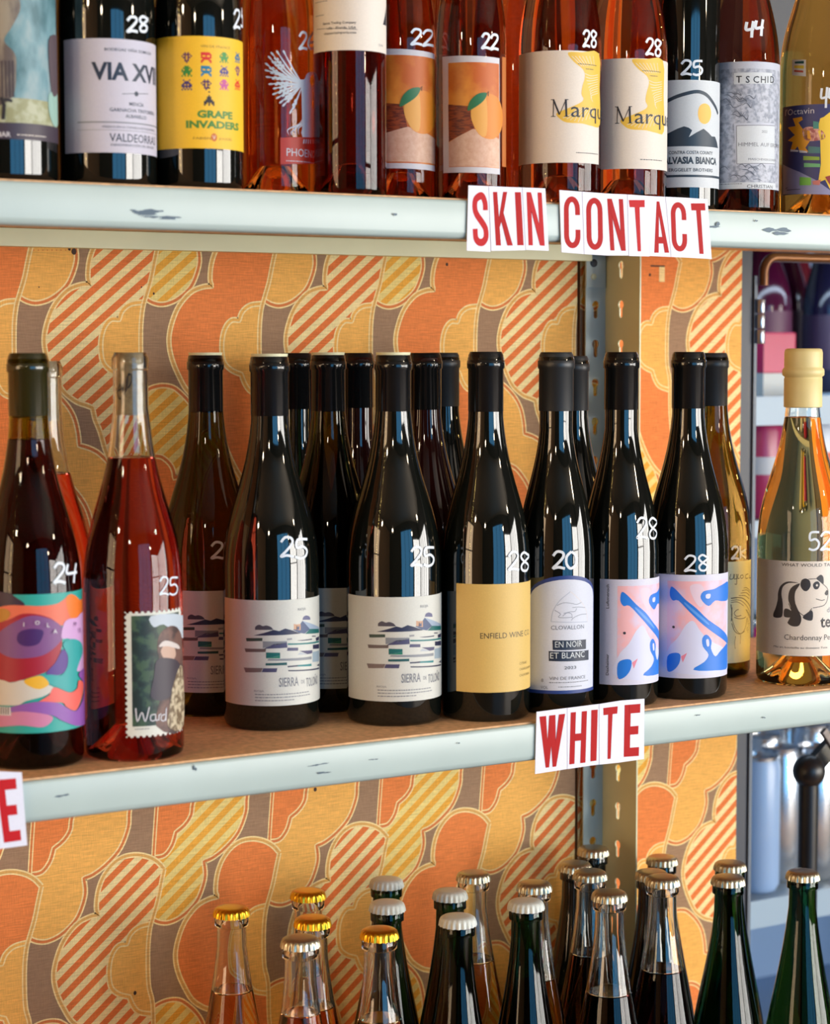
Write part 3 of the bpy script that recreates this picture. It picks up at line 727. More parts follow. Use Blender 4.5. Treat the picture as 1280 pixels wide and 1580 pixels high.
f.up(); f.poly(b.P(zp((360,1048),(765,1048),(765,1330),(360,1330))), ink(190, 58, 40)); f.up()
bx(b, f, *zp((425, 1240))[0], 'PHOENIX', 6.2, wh, 33); squig(f, b, *[p[0] for p in zp((420, 0), (750, 0))], zp((0, 1292))[0][1], wh)
for i in range(5): f.ribbon(b.P(zp((600+25*i, 1110), (610+22*i, 1065))), .0012, wh)
b.wrap(f, 'screen_print', label='white firebird screen print over a red band', step=.003); b.price('26', 461, 50, 487, 76)

b = Bottle('slim deep red bottle whose white back label shows importer text', UG, 542, .040, Z_UP, bordeaux(.0280, .30), None, .21, W_RED2, 'cork')
f = Flat(); b.label_rect(f, 484, -48, 79, .078, P_WARM, x1=None); f.up()
for t, y, w in (('Sancta Trading Company', 36.5, 27), ('ville - Florida, USA', 44.5, 23), ('vinasanctaimports.com', 52, 26)): bx(b, f, 549, y, t, 1.9, INK_K, w, .015, align='r')
f.ribbon(b.P([(489, 45.6), (551, 45.8)]), .0003, INK_K); squig(f, b, 487, 505, 5); squig(f, b, 487, 500, 26); bx(b, f, 583, 71, 'CRAN', 1.7, INK_G)
f.poly(b.P([(590, 38), (594, 18), (600, 10), (600, 40)]), INK_K)
b.wrap(f, 'label'); 

OG = ink
M_OBG = mottle('peach_photo_backdrop', srgb(196, 96, 22), srgb(228, 146, 52), 26)
def peach_label(b, zz, fr, pic, leaf, fruit, cloth, tbl):
    f = Flat(); f.poly(b.P(zz(*fr)), P_WHITE); f.up(); f.poly(b.P(zz(*pic)), M_OBG)
    f.up(); f.poly(b.P(zz(*tbl)), mottle('dark_table_print', srgb(96, 34, 22), srgb(150, 70, 32), 150, stretch=(1, 1, 5)))
    f.up(); f.poly(b.P(zz(*cloth)), mottle('pale_cloth_print', srgb(208, 160, 132), srgb(222, 184, 158), 260, .3, .7))
    f.up(); cx, cy_, rx, ry = fruit
    f.poly(b.P(smooth_curve(zz((cx-rx,cy_),(cx-rx*.75,cy_-ry*.7),(cx,cy_-ry),(cx+rx*.9,cy_-ry*.85),(cx+rx*1.3,cy_-ry*.2),(cx+rx*1.2,cy_+ry*.6),(cx+rx*.6,cy_+ry),(cx-rx*.4,cy_+ry*.8)), 4, True)), ink(220, 132, 30)); f.up()
    f.poly(b.P(smooth_curve(zz((cx-rx,cy_),(cx-rx*.75,cy_-ry*.7),(cx,cy_-ry*.95),(cx+rx*.2,cy_-ry*.2),(cx+rx*.1,cy_+ry*.85),(cx-rx*.5,cy_+ry*.7)), 4, True)), ink(228, 164, 72)); f.up()
    f.poly(b.P(smooth_curve(zz(*leaf), 4, True)), ink(40, 110, 66)); f.up()
    f.ribbon(b.P(zz((leaf[3][0]-2, leaf[3][1]+5), (leaf[3][0]+8, leaf[3][1]-8), (leaf[3][0]+6, leaf[3][1]+14))), .0006, ink(60, 50, 30))
    b.wrap(f, 'label')
z2 = Z(370, 0, .336)
b = Bottle('amber red bottle with peach photograph label, half hidden behind the slim one', UG, 620, .086, Z_UP, burgundy(.0278, .30), None, .20, W_RED, 'cork')
peach_label(b, z2, [(560,235),(893,250),(893,788),(560,780)], [(590,262),(893,274),(893,762),(590,755)], [(733,490),(748,440),(785,407),(826,404),(812,440),(772,472)], (815,515,62,100), [(590,640),(680,608),(770,582),(893,640),(893,755),(590,750)], [(590,470),(745,480),(770,590),(590,640)])
b.price('22', 634, 47, 669, 71)
b = Bottle('amber red bottle with whole peach photograph label beside the SKIN sign', UG, 726, .058, Z_UP, burgundy(.0284, .30), None, .20, W_RED, 'cork')
peach_label(b, z2, [(930,262),(1190,268),(1192,802),(935,795)], [(957,290),(1188,294),(1190,774),(960,768)], [(1045,508),(1058,462),(1095,430),(1132,428),(1118,462),(1078,494)], (1122,535,62,104), [(960,655),(1070,592),(1190,640),(1190,772),(960,766)], [(957,480),(1065,490),(1075,590),(960,652)])
f = Flat(); f.poly(b.P([(774, 88), (780, 89), (780, 258), (774, 257)]), mat('amber_side_label', srgb(190, 110, 50), .5)); b.wrap(f, 'side_label')
b.price('22', 743, 54, 769, 77)

z3 = Z(780, 0, .3906)
def marque(b, dx, dy, x0, y0, y1):
    f = Flat(); b.label_rect(f, x0, y0, y1, .088, P_WARM); f.up(); yl = ink(228, 186, 66); g = lambda *p: z3(*[(x+dx, y+dy) for x, y in p])
    A = b.P(smooth_curve(g((245,208),(300,207),(366,212),(369,350),(370,492),(340,498),(300,488),(240,484),(212,468),(200,448),(240,430),(290,408),(306,392),(298,372),(302,340),(312,300),(302,272),(268,244)), 3, True))
    f.poly(A, yl); f.up()
    for k in range(9):
        f.ribbon(b.P(smooth_curve(g((310+4*k, 290+14*k), (335, 300+10*k), (362, 296+9*k)), 4)), .0004, P_WARM)
        f.ribbon(b.P(smooth_curve(g((225+15*k, 482-4*abs(4-k)), (250+12*k, 455), (290+8*k, 425)), 4)), .0004, P_WARM)
        if k < 7: f.ribbon(b.P(g((260+14*k, 222), (300+8*k, 262))), .0004, P_WARM)
    f.up()
    # slab serif lettering, the start of the name
    a0, zb = b.px(*g((178, 462))[0]); h = .0140
    def st(pts, w): f.ribbon([(a0+x*h, zb+y*h) for x, y in pts], w*h, INK_K)
    st([(.14,0),(.16,1)], .05); st([(.14,1),(.50,.12)], .10); st([(.50,.12),(.88,1)], .04); st([(.86,1),(.90,0)], .11)
    for x in (.14, .90): st([(x-.13, .02), (x+.13, .02)], .04)
    for x in (.10, .93): st([(x-.10, .98), (x+.08, .98)], .04)
    bx(b, f, *[0, 0], '', 1, INK_K) if 0 else None
    f.text('arque', a0+1.16*h, zb, h*.93, INK_K, h*3.35, .0)
    squig(f, b, *[p[0] for p in g((285, 0), (357, 0))], g((0, 252))[0][1], INK_K); squig(f, b, *[p[0] for p in g((315, 0), (345, 0))], g((0, 272))[0][1], INK_K)
    squig(f, b, *[p[0] for p in g((277, 0), (362, 0))], g((0, 603))[0][1], INK_K)
    b.wrap(f, 'label', label='cream label lettered over a yellow shell print')
b = Bottle('amber bottle with cream and yellow shell label beside the peach photograph label', UG, 861, .050, Z_UP, burgundy(.0340, .30), None, .20, W_RED, 'cork')
marque(b, 0, 0, 797.5, 81, 253); b.price('28', 899, 49, 921, 74)
b = Bottle('amber bottle with cream and yellow shell label beside the mountain label', UG, 962, .050, Z_UP, burgundy(.0340, .30), None, .20, W_RED, 'cork')
marque(b, 253, 27, 922, 91, 261); b.price('28', 996, 60, 1021, 85)

b = Bottle('black bottle with white label of a yellow sun over dark mountains', UG, 1048, .065, Z_UP, bordeaux(.0312, .30), M_BLACKGLASS)
zm = Z(1020, 80, .1455); f = Flat(); b.label_rect(f, 1002, 125, 290, .09, P_GREY); f.up(); dk = ink(36, 54, 70)
f.ribbon(b.P(smooth_curve(zm((-60,590),(40,535),(170,472),(340,425),(430,432),(500,480),(570,585),(595,660)), 4)), .0030, dk)
f.poly(b.P(smooth_curve(zm((455,547),(505,575),(524,655),(505,735),(455,766),(405,735),(386,655),(405,575)), 4, True)), ink(238, 184, 74))
f.poly(b.P(zm((-60,920),(45,880),(120,840),(170,815),(240,790),(290,805),(325,832),(290,905),(370,855),(445,815),(500,862),(530,897),(565,900),(585,960),(596,1022),(45,1008),(-60,1004))), dk); f.up()
bx(b, f, *zm((80, 1088))[0], 'CONTRA COSTA COUNTY', 2.9, dk, 41, .01); bx(b, f, *zm((-22, 1195))[0], 'MALVASIA BIANCA', 5.8, dk, 57, .04); bx(b, f, *zm((80, 1272))[0], 'ERGGELET BROTHERS', 2.9, dk, 41, .01)
f.ribbon([(b.px(1002, 272)[0], b.px(1050, 271.5)[1]), (b.px(1002, 272)[0]+.089, b.px(1050, 271.5)[1])], .0020, dk)
b.wrap(f, 'label', label='white label with sun and mountains'); b.price('25', 1051, 95, 1085, 117)

b = Bottle('dark bottle with tall grey engraved label, marked 44', UG, 1138, .062, Z_UP, burgundy(.0322, .30), None, .19, wine('mahogany', (.14, .035, .025)), 'cork')
f = Flat(); M_ENG = mottle('grey_engraving_print', srgb(138, 144, 158), srgb(186, 190, 202), 260, .38, .60)
b.label_rect(f, 1085, 98, 293, .095, paper('label_cool_grey', 190, 194, 206)); f.up()
l, t = b.px(1098, 110); r, q = b.px(1180, 288); f.rect(l, q, l+.075, t, M_ENG); f.up()
f.poly(b.P(zm((770,225),(1170,225),(1170,345),(770,345))), P_GREY); f.up()
for i, (ch, x) in enumerate((('T', 792), ('S', 893), ('C', 972), ('H', 1052), ('I', 1120), ('D', 1150))): bx(b, f, *zm((x, 328))[0], ch, 6.0, INK_K, bold=.012)
f.poly(b.P(zm((770,760),(1195,760),(1195,1210),(790,1210))), paper('label_cool_grey', 190, 194, 206)); f.up()
for a_ in (zm((795,785),(1195,785)), zm((795,785),(800,1190)), zm((800,1190),(1198,1190))): f.ribbon(b.P(a_), .0005, INK_G)
f.poly(b.P(zm((800,790),(1195,790),(1195,1185),(803,1185))), P_GREY); f.up()
bx(b, f, *zm((815, 1002))[0], 'HIMMEL AUF ERDEN', 3.4, INK_G, 46); bx(b, f, *zm((1060, 858))[0], '2022', 2.2, INK_G); bx(b, f, *zm((920, 1150))[0], 'MAISCHEVERGOREN', 2.0, INK_G, 30)
f.poly(b.P(zm((600,1395),(1200,1395),(1205,1462),(605,1462))), P_GREY); f.up(); bx(b, f, *zm((905, 1442))[0], 'CHRISTIAN', 3.0, INK_K, 26); squig(f, b, 1108, 1145, 285)
for k in range(14):
    x0, y0 = 600+random.random()*330, 390+random.random()*320
    f.ribbon(b.P(smooth_curve(zm((x0, y0), (x0+50, y0-35*random.random()), (x0+95, y0+20), (x0+150*random.random()+60, y0-25)), 4)), .0007, ink(96, 102, 116), taper=True)
    x0, y0 = 600+random.random()*420, 1210+random.random()*150
    f.ribbon(b.P(smooth_curve(zm((x0, y0), (x0+50, y0-35*random.random()), (x0+95, y0+20)), 4)), .0006, ink(96, 102, 116), taper=True)
b.wrap(f, 'label', label='grey engraved label'); b.price('44', 1150, 31, 1179, 57, w=.0026)

b = Bottle('orange gold bottle with dark blue illustrated label, rightmost on the upper shelf', UG, 1259, .060, Z_UP, burgundy(.0385, .30), None, .21, W_OCT, 'cork')
f = Flat(); zo = Z(1180, 0, .215); b.label_rect(f, 1207, 163, 300, .085, ink(58, 60, 108)); f.up()
f.poly(b.P(zo((130,1180),(250,1235),(360,1290),(465,1365),(465,1398),(130,1395))), ink(150, 150, 186)); f.up()
orr, yel = ink(236, 160, 30), ink(244, 206, 70)
f.poly(b.P(zo((200,850),(265,838),(270,860),(240,880),(270,925),(320,940),(330,1000),(290,1060),(310,1090),(250,1090),(235,1050),(210,1080),(185,1070),(200,1020),(165,1010),(215,970),(165,915),(220,905))), orr)
f.poly(b.P(zo((395,850),(420,840),(470,800),(470,1370),(430,1290),(380,1310),(400,1180),(395,1000),(375,930))), yel)
f.poly(b.P(smooth_curve(zo((270,930),(330,910),(410,940),(430,990),(370,1010),(290,1005)), 4, True)), mottle('rosy_face_print', srgb(170, 90, 90), srgb(226, 170, 150), 300))
for (x0, y0, x1, y1, c) in ((310,1050,395,1100,(70,120,120)), (275,1120,390,1150,(140,170,60)), (280,1170,395,1200,(110,180,120)), (250,1270,330,1330,(120,190,70)), (345,870,385,925,(70,140,130))): f.up(); f.poly(b.P(zo((x0,y0),(x1,y0+6),(x1,y1),(x0,y1))), ink(*c))
f.up(); f.poly(b.P(zo((340,1300),(400,1290),(390,1330),(345,1325))), ink(200, 120, 110)); f.poly(b.P(zo((430,1270),(465,1260),(465,1330))), ink(150, 60, 60)); f.poly(b.P(zo((185,1072),(240,1078),(240,1090),(185,1088))), P_WHITE); f.poly(b.P(zo((245,1078),(300,1085),(305,1098),(250,1096))), P_WHITE)
bx(b, f, *zo((150, 832))[0], "l'Octavin", 5.6, P_WHITE, 30); f.ribbon(b.P(zo((150,1355),(165,1345),(160,1365),(255,1358))), .0005, INK_K)
b.wrap(f, 'label', label='dark blue illustrated label'); b.price('44', 1266, 133, 1290, 165)
f = Flat(); f.poly(b.P([(1222, 92), (1243, 92), (1243, 118), (1222, 116)]), P_WARM); f.up()
f.poly(b.P([(1226, 95), (1240, 94), (1240, 98), (1226, 98)]), ink(30, 80, 70)); f.poly(b.P([(1225, 101), (1240, 101), (1240, 106), (1225, 105)]), ink(236, 200, 60)); f.poly(b.P([(1225, 108), (1239, 109), (1239, 112), (1225, 111)]), ink(200, 80, 50))
b.wrap(f, 'sticker', label='small striped sticker')
# a few bottles stand behind, seen through the clear ones
for i, (x, Y, w, lb) in enumerate(((450, .215, W_AMB, 'amber bottle standing behind the firebird bottle'), (668, .190, W_RED, 'amber red bottle glimpsed between the two peach labels'), (790, .165, W_RED, 'amber red bottle behind the left shell label bottle'), (905, .200, W_RED, 'amber bottle behind the right shell label bottle'))):
    Bottle(lb, UG, x, Y, Z_UP, burgundy(.0320, .30), None, .20, w, 'cork')

# ---- middle shelf ------------------------------------------------
MG = 'bottles on the middle shelf'
b = Bottle('dark red bottle with swirling multicoloured label at the left end of the middle shelf', MG, 0, 0, Z_MID, burgundy(.0365, .2975), None, .236, wine('dark_ruby', (.05, .010, .012)), 'cork', at=(.5395, .061), neckm=mat('olive_yellow_glass', (.42, .34, .05), .03, trans=1, ior=1.2))
o = put('capsule', autosmooth(lathe([(b.neck+.0003, .253), (b.neck+.0005, .2535), (b.neck+.0005, .2840), (b.lip+.0005, .2850), (b.lip+.0006, .2900), (b.lip-.0004, .2912), (b.lip-.0006, .2955), (b.lip-.0020, .2982), (0, .2982)], 48), 50), b.root, [mat('olive_green_neck', srgb(42, 40, 16), .14, spec=.7)])
f = Flat(); zi = Z(0, 880, 1/4.94); tl, tb = b.px(60, 917)[1], b.px(60, 1131)[1]
C = lambda *c: ink(*c); blob = lambda col, *p: (f.up(), f.poly(b.P(smooth_curve(zi(*p), 4, True)), C(*col)))
f.rect(-.105, tb, .056, tl, C(40, 160, 150))
blob((48, 26, 56), (-120,165),(60,172),(120,205),(190,262),(100,300),(-120,310))
blob((226, 108, 78), (-120,330),(40,270),(180,268),(300,272),(420,258),(480,225),(530,182),(575,195),(605,225),(655,200),(662,300),(600,345),(560,400),(480,420),(300,420),(-120,430))
blob((236, 120, 40), (500,215),(535,184),(580,200),(607,228),(655,206),(660,310),(600,345),(560,380),(520,330))
blob((160, 20, 44), (-120,440),(60,380),(180,330),(330,345),(430,400),(470,520),(450,640),(370,760),(230,815),(90,852),(-120,820))
blob((190, 130, 40), (-60,300),(30,290),(78,320),(60,370),(-20,400),(-100,380))
blob((124, 74, 130), (-40,560),(0,470),(120,390),(240,345),(380,370),(475,440),(470,520),(400,600),(300,655),(120,670),(10,630))
blob((66, 26, 98), (130,520),(150,470),(230,445),(320,455),(325,500),(290,560),(210,580),(150,560))
blob((206, 160, 206), (480,410),(520,370),(580,360),(610,325),(655,320),(665,500),(662,740),(600,770),(570,740),(580,580),(520,520),(465,515))
blob((82, 46, 132), (470,605),(505,630),(512,700),(485,775),(420,800),(350,785),(420,700))
blob((44, 160, 158), (475,560),(540,522),(605,545),(622,620),(590,720),(572,800),(575,890),(520,925),(440,890),(370,860),(318,800),(400,795),(460,800),(505,740),(512,650))
blob((206, 200, 190), (-120,830),(20,835),(90,855),(200,835),(400,885),(350,950),(200,995),(120,1028),(-120,1000))
blob((230, 176, 44), (185,840),(250,812),(320,805),(370,865),(300,905),(220,880))
blob((228, 100, 90), (410,890),(520,930),(578,900),(590,840),(625,860),(615,960),(570,1065),(500,1040),(460,1005),(290,1012),(370,950))
blob((140, 84, 166), (60,1060),(170,1020),(300,1000),(440,1010),(500,1045),(570,1070),(620,980),(625,860),(590,790),(662,760),(665,1110),(600,1185),(480,1150),(380,1100),(240,1110))
blob((200, 124, 160), (-120,1110),(60,1085),(200,1075),(395,1112),(330,1192),(150,1180),(-120,1195))
f.up(); f.poly(b.P(zi((-60,1030),(85,1040),(90,1105),(-60,1095))), P_WHITE)
for k in range(8): f.ribbon(b.P(zi((-50+17*k,1042),(-50+17*k,1095))), .0008, INK_K)
f.lay = 30
for t, x, y, c in (('I',185,425,P_WHITE),('O',283,412,P_WHITE),('L',362,430,P_WHITE),('A',412,478,P_WHITE),('P',560,425,C(90,40,110)),('E',592,470,C(90,40,110)),('C',622,488,C(90,40,110))): bx(b, f, *zi((x, y))[0], t, 3.0, c, align='c', bold=.02)
b.wrap(f, 'label', label='multicoloured label of flowing shapes', step=.003); b.price('24', 83, 868, 120, 898)

b = Bottle('clear pinkish bottle mostly hidden behind the swirling label bottle', MG, 70, .15, Z_MID, burgundy(.0365, .292), None, .205, W_PINK, 'cork')

b = Bottle('clear bottle of bright red wine with postage stamp label and written cork', MG, 0, 0, Z_MID, burgundy(.0368, .2985, .0136, .0128), None, .221, W_PINK, 'cork', at=(.6145, .050))
f = Flat(); zw = Z(0, 520, .4304); m_st = paper('stamp_paper', 214, 214, 204)
l, t = b.px(*zw((446, 985))[0]); _, bo = b.px(*zw((500, 1436))[0]); W_ = .052; r = l+W_; p = .0021
out = []
nx, ny = int(W_/(2*p)), int((t-bo)/(2*p)); 
def edge(x0, y0, x1, y1, n):
    L_ = math.hypot(x1-x0, y1-y0); dx, dy = (x1-x0)/L_, (y1-y0)/L_; s_ = L_/n; nx_, ny_ = -dy, dx
    for i in range(n):
        c0 = (i+.5)*s_
        out.append((x0+dx*i*s_, y0+dy*i*s_))
        for k in range(6):
            a = PI*k/5; out.append((x0+dx*(c0-math.cos(a)*s_*.30)+nx_*math.sin(a)*s_*.34*1, y0+dy*(c0-math.cos(a)*s_*.30)+ny_*math.sin(a)*s_*.34))
edge(l, bo, r, bo, nx); edge(r, bo, r, t, ny); edge(r, t, l, t, nx); edge(l, t, l, bo, ny)
f.poly(out, m_st); f.up()
pl, pt = b.px(*zw((470, 1000))[0]); _, pb = b.px(*zw((500, 1396))[0]); pr = r-(pl-l)
f.rect(pl, pb, pr, pt, mottle('foliage_print', srgb(26, 40, 34), srgb(62, 84, 60), 130, cc=srgb(36, 56, 48))); f.up()
f.poly(b.P(smooth_curve(zw((540,1000),(655,998),(668,1080),(625,1060),(585,1030),(550,1040)), 3, True)), ink(186, 196, 206)); f.up()
f.poly(b.P(smooth_curve(zw((562,1110),(575,1060),(610,1035),(640,1050),(652,1120),(650,1400),(560,1395),(575,1290),(600,1200),(575,1170)), 3, True)), mottle('brown_cloak_print', srgb(60, 40, 40), srgb(110, 76, 66), 90)); f.up()
f.poly(b.P(smooth_curve(zw((575,1125),(590,1105),(620,1110),(628,1140),(612,1160),(585,1150)), 4, True)), ink(196, 160, 140)); f.up()
f.poly(b.P(smooth_curve(zw((568,1110),(590,1088),(632,1100),(640,1118),(600,1108)), 4, True)), ink(208, 196, 190)); f.up()
f.poly(b.P(smooth_curve(zw((560,1160),(600,1150),(640,1170),(632,1250),(590,1300),(540,1290),(550,1220)), 4, True)), ink(54, 44, 56)); f.up()
f.poly(b.P(smooth_curve(zw((620,1240),(650,1180),(655,1390),(600,1395),(610,1300)), 4, True)), mottle('straw_print', srgb(110, 90, 66), srgb(196, 180, 150), 260)); f.up()
def script(f, b, z, pts, w, m): f.ribbon(smooth_curve(b.P(z(*pts)), 4), w, m)
script(f, b, zw, [(486,1330),(492,1378),(508,1345),(520,1378),(534,1326)], .0009, P_WHITE); script(f, b, zw, [(556,1352),(540,1356),(540,1374),(555,1372),(556,1350),(558,1374),(566,1370)], .0008, P_WHITE)
script(f, b, zw, [(568,1352),(568,1374),(568,1358),(576,1350)], .0008, P_WHITE); script(f, b, zw, [(590,1352),(577,1358),(577,1374),(590,1370),(594,1326),(592,1376)], .0008, P_WHITE)
squig(f, b, 208, 230, 1125, INK_G)
b.wrap(f, 'label', label='postage stamp label with perforated edge', step=.003); b.price('25', 246, 891, 275, 918, w=.0013)
f = Flat(); zc = Z(0, 520, .4304)
for pts in ([(388,215),(396,175),(400,150),(398,230),(410,185),(416,210)], [(418,195),(432,185),(426,172),(416,200),(424,225),(440,205)], [(440,165),(436,200),(452,190),(456,140),(446,190),(432,245)], [(462,130),(450,160),(456,185),(472,160),(470,135),(460,140)]):
    f.ribbon(smooth_curve(b.P(zc(*pts)), 4), .0010, INK_K)
b.wrap(f, 'cork_writing', off=-.0019, label='handwritten word on the cork', rconst=b.neck)

# four bottles of one wine
SG = 'bottles with the geometric landscape label'
zs_ = Z(340, 900, .1393)
SIER = {}
def sierra_art(b):
    f = Flat(); l, t = b.px(347, 921); _, bo = b.px(380, 1088); f.rect(l, bo, l+.110, t, P_WHITE_S); f.up()
    def q(c, *p): f.poly(b.P(zs_(*p)), ink(*c))
    ch, nv, tl_, gy, br, ig = (76,72,84), (38,42,72), (14,98,96), (132,136,142), (104,90,88), (72,70,104)
    f.poly(b.P(smooth_curve(zs_((385,515),(388,480),(430,458),(470,474),(510,466),(560,484),(586,515)), 3)), ink(*ch)); f.poly(b.P(smooth_curve(zs_((905,405),(916,372),(948,356),(984,370),(992,404)), 3)), ink(92,92,128))
    q(nv, (368,578),(480,550),(590,515),(650,530),(715,500),(790,520),(890,555),(700,572)); q((66,82,118), (800,515),(860,480),(905,415),(985,505),(930,558),(870,548)); q((150,166,186), (905,415),(1098,490),(1098,505),(985,505)); q(tl_, (985,505),(1098,503),(1098,548),(935,560)); q((196,152,120), (810,450),(840,455),(885,450),(885,520),(810,510)); q((90,60,60), (836,470),(850,470),(850,510),(836,508))
    q((46,70,62), (285,605),(465,605),(465,638),(290,642)); q(gy, (470,642),(735,640),(735,655),(560,700),(470,718)); q(ig, (735,655),(740,712),(480,725),(590,672)); q(br, (270,720),(505,725),(500,760),(280,760)); q(ig, (742,713),(858,712),(858,745),(736,748))
    q((12,112,112), (742,665),(1098,633),(1098,652),(745,682)); q(nv, (840,632),(1010,612),(1010,625),(900,637)); q(nv, (1010,580),(1050,580),(1050,590),(1010,592)); q(nv, (1050,605),(1098,585),(1098,625),(1055,640)); q(nv, (1020,680),(1098,672),(1098,722),(1020,727)); q(ig, (870,748),(1015,740),(1010,775),(960,785)); q((176,182,190), (850,792),(1010,777),(960,787),(880,762))
    q(tl_, (505,765),(660,768),(660,800),(505,830)); q((20,120,96), (505,831),(660,801),(660,830)); q(gy, (660,835),(1005,808),(1005,840),(780,858),(520,855),(530,838)); q((20,80,82), (500,885),(735,875),(735,905),(500,910)); q(nv, (740,915),(860,904),(850,922),(745,930)); q((12,120,124), (860,904),(1005,890),(1005,915),(850,922)); q((150,168,180), (1015,762),(1098,740),(1098,862),(1015,872)); q(nv, (1060,910),(1098,885),(1098,918)); q((120,104,102), (260,932),(470,938),(450,984),(280,986)); q(ig, (475,940),(630,940),(620,984),(455,984)); q(nv, (748,960),(1098,930),(1098,946),(750,974)); q((150,150,152), (735,610),(790,605),(790,625),(735,632))
    f.up(); bx(b, f, *zs_((648, 1146))[0], 'SIERRA', 7.4, INK_G, 16.5, .01); bx(b, f, *zs_((893, 1110))[0], 'DE', 3, INK_G, 3.4); bx(b, f, *zs_((946, 1146))[0], 'TOLOÑO', 7.4, INK_G, 17.5, .01)
    bx(b, f, *zs_((375, 1200))[0], 'RIOJA', 1.5, INK_G, 8); bx(b, f, *zs_((855, 304))[0], 'RIOJA', 2.2, INK_G, 8)
    a0 = b.px(*zs_((375, 0))[0])[0]
    for y in (1230, 1263, 1297):
        _, z = b.px(*zs_((380, y))[0]); x = a0; rr = random.Random(y)
        while x < a0+(.046 if y < 1290 else .030): w_ = .0008+.002*rr.random(); f.rect(x, z-.00035, x+w_, z+.00035, INK_G); x += w_+.0005
    return f
P_WHITE_S = paper('label_pale_grey', 206, 206, 198)
b = Bottle('dark bottle with landscape label and 25, nearest the red stamp bottle', SG, 417, .108, Z_MID, burgundy(.0385, .296, .0156, .0146), M_BLACKGLASS, closure='wax')
SF = sierra_art(b); b.wrap(SF, 'label', label='pale label of geometric hills'); b.price('25', 433, 831, 476, 861)
def shifted(F, dx):
    g = Flat(); g.V = [(x+dx, y, l) for x, y, l in F.V]; g.F = F.F; g.M = F.M; g.mats = F.mats; return g
b = Bottle('black bottle with landscape label and 25, directly left of the plain tan label', SG, 607, .074, Z_MID, burgundy(.0385, .297), M_BLACKGLASS, closure='wax')
b.wrap(shifted(SF, .0), 'label', label='pale label of geometric hills'); b.price('25', 634, 846, 671, 875)
b = Bottle('olive bottle with landscape label, set back between the stamp bottle and its twin', SG, 319, .192, Z_MID, burgundy(.0380, .297), M_OLIVE, closure='wax')
b.wrap(shifted(SF, -.004), 'label'); b.price('2', 326, 838, 346, 863)
b = Bottle('bottle with landscape label, set back between its two front twins', SG, 507, .156, Z_MID, burgundy(.0375, .297), M_OLIVE, closure='wax')
b.wrap(shifted(SF, .003), 'label')
BG = 'dark bottles standing in the second row of the middle shelf'
Bottle('black capped bottle behind the first landscape label bottle', BG, 458, .235, Z_MID, burgundy(.0305, .297), M_BLACKGLASS)
Bottle('black capped bottle behind the gap right of the middle landscape bottle', BG, 552, .240, Z_MID, burgundy(.0305, .297), M_BROWNGLASS)
Bottle('black capped bottle tucked behind the landscape label bottle beside the tan label', BG, 655, .158, Z_MID, burgundy(.0365, .297), M_BROWNGLASS)
Bottle('matt capped bottle furthest back left of the tan label bottle', BG, 684, .238, Z_MID, burgundy(.0365, .297), M_BLACKGLASS, capm=M_FOIL_MT)

b = Bottle('black bottle with plain tan label and small lettering', MG, 749, .050, Z_MID, burgundy(.0365, .298), M_BLACKGLASS)
f = Flat(); ze = Z(670, 520, .3923); b.label_rect(f, 704, 901, 1068, .095, paper('label_tan', 216, 180, 100)); f.up()
bx(b, f, *ze((180, 1186))[0], 'ENFIELD WINE CO.', 4.8, ink(70, 60, 44), 52, .0)
for t, y in (('CITRINE', 1289), ('CHARDONNAY', 1312), ('CALIFORNIA', 1336)): bx(b, f, *ze((333, y))[0], t, 2.1, ink(130, 104, 50))
b.wrap(f, 'label', label='plain tan label and small lettering'); b.price('28', 784, 853, 818, 881)

b = Bottle('black bottle with blue edged arched white label', MG, 857, .047, Z_MID, burgundy(.0322, .2975), M_BLACKGLASS, capm=M_FOIL_MT)
f = Flat(); zv = Z(820, 880, .1641)
def arch(top, l, r, bot, sp, n=16):
    """arched outline in arc millimetres: straight sides, elliptic head"""
    return [(l, bot)]+[((l+r)/2-(r-l)/2*math.cos(PI*k/n), sp+(top-sp)*math.sin(PI*k/n)) for k in range(n+1)]+[(r, bot)]
la, ra = b.px(*zv((18, 900))[0])[0]-.004, None; ca = b.px(874.5, 950)[0]; hw = max(ca-la, .034)
zt = b.px(*zv((370, 48))[0])[1]; zbm = b.px(*zv((330, 1160))[0])[1]; zsp = b.px(*zv((60, 260))[0])[1]
f.poly(arch(zt, ca-hw, ca+hw, zbm, zsp), ink(30, 56, 124)); f.up(); f.poly(arch(zt-.0032, ca-hw+.0018, ca+hw-.0018, zbm+.0028, zsp-.001), paper('label_cool_white', 205, 208, 220)); f.up()
sg = ink(170, 178, 196); si = ink(150, 156, 170)
f.ribbon(smooth_curve(b.P(zv((182,482),(200,385),(262,285),(362,200))), 4), .0006, sg); f.ribbon(smooth_curve(b.P(zv((362,200),(450,280),(508,380),(520,482))), 4), .0010, P_WHITE); f.ribbon(b.P(zv((182,482),(520,482))), .0006, sg)
for pts in ([(238,330),(300,305),(370,310),(420,320),(465,300)], [(215,375),(270,410),(250,440),(320,445),(380,440)], [(380,350),(440,345),(500,350)], [(300,405),(360,390),(405,385),(420,355)], [(370,470),(400,440),(460,415),(515,410)], [(290,430),(330,400),(372,410),(378,450)]): f.ribbon(smooth_curve(b.P(zv(*pts)), 4), .0006, si)
f.up(); bx(b, f, *zv((347, 556))[0], 'CLOVALLON', 3.6, ink(100, 106, 120), 29.5, .0, align='c')
f.poly(b.P(zv((196,656),(506,648),(506,738),(198,748))), ink(26, 38, 60)); f.poly(b.P(zv((160,758),(530,748),(530,840),(162,852))), ink(26, 38, 60)); f.up()
bx(b, f, *zv((353, 722))[0], 'EN NOIR', 5.2, P_GREY, 24, .0, align='c'); bx(b, f, *zv((348, 826))[0], 'ET BLANC', 5.2, P_GREY, 31, .0, align='c')
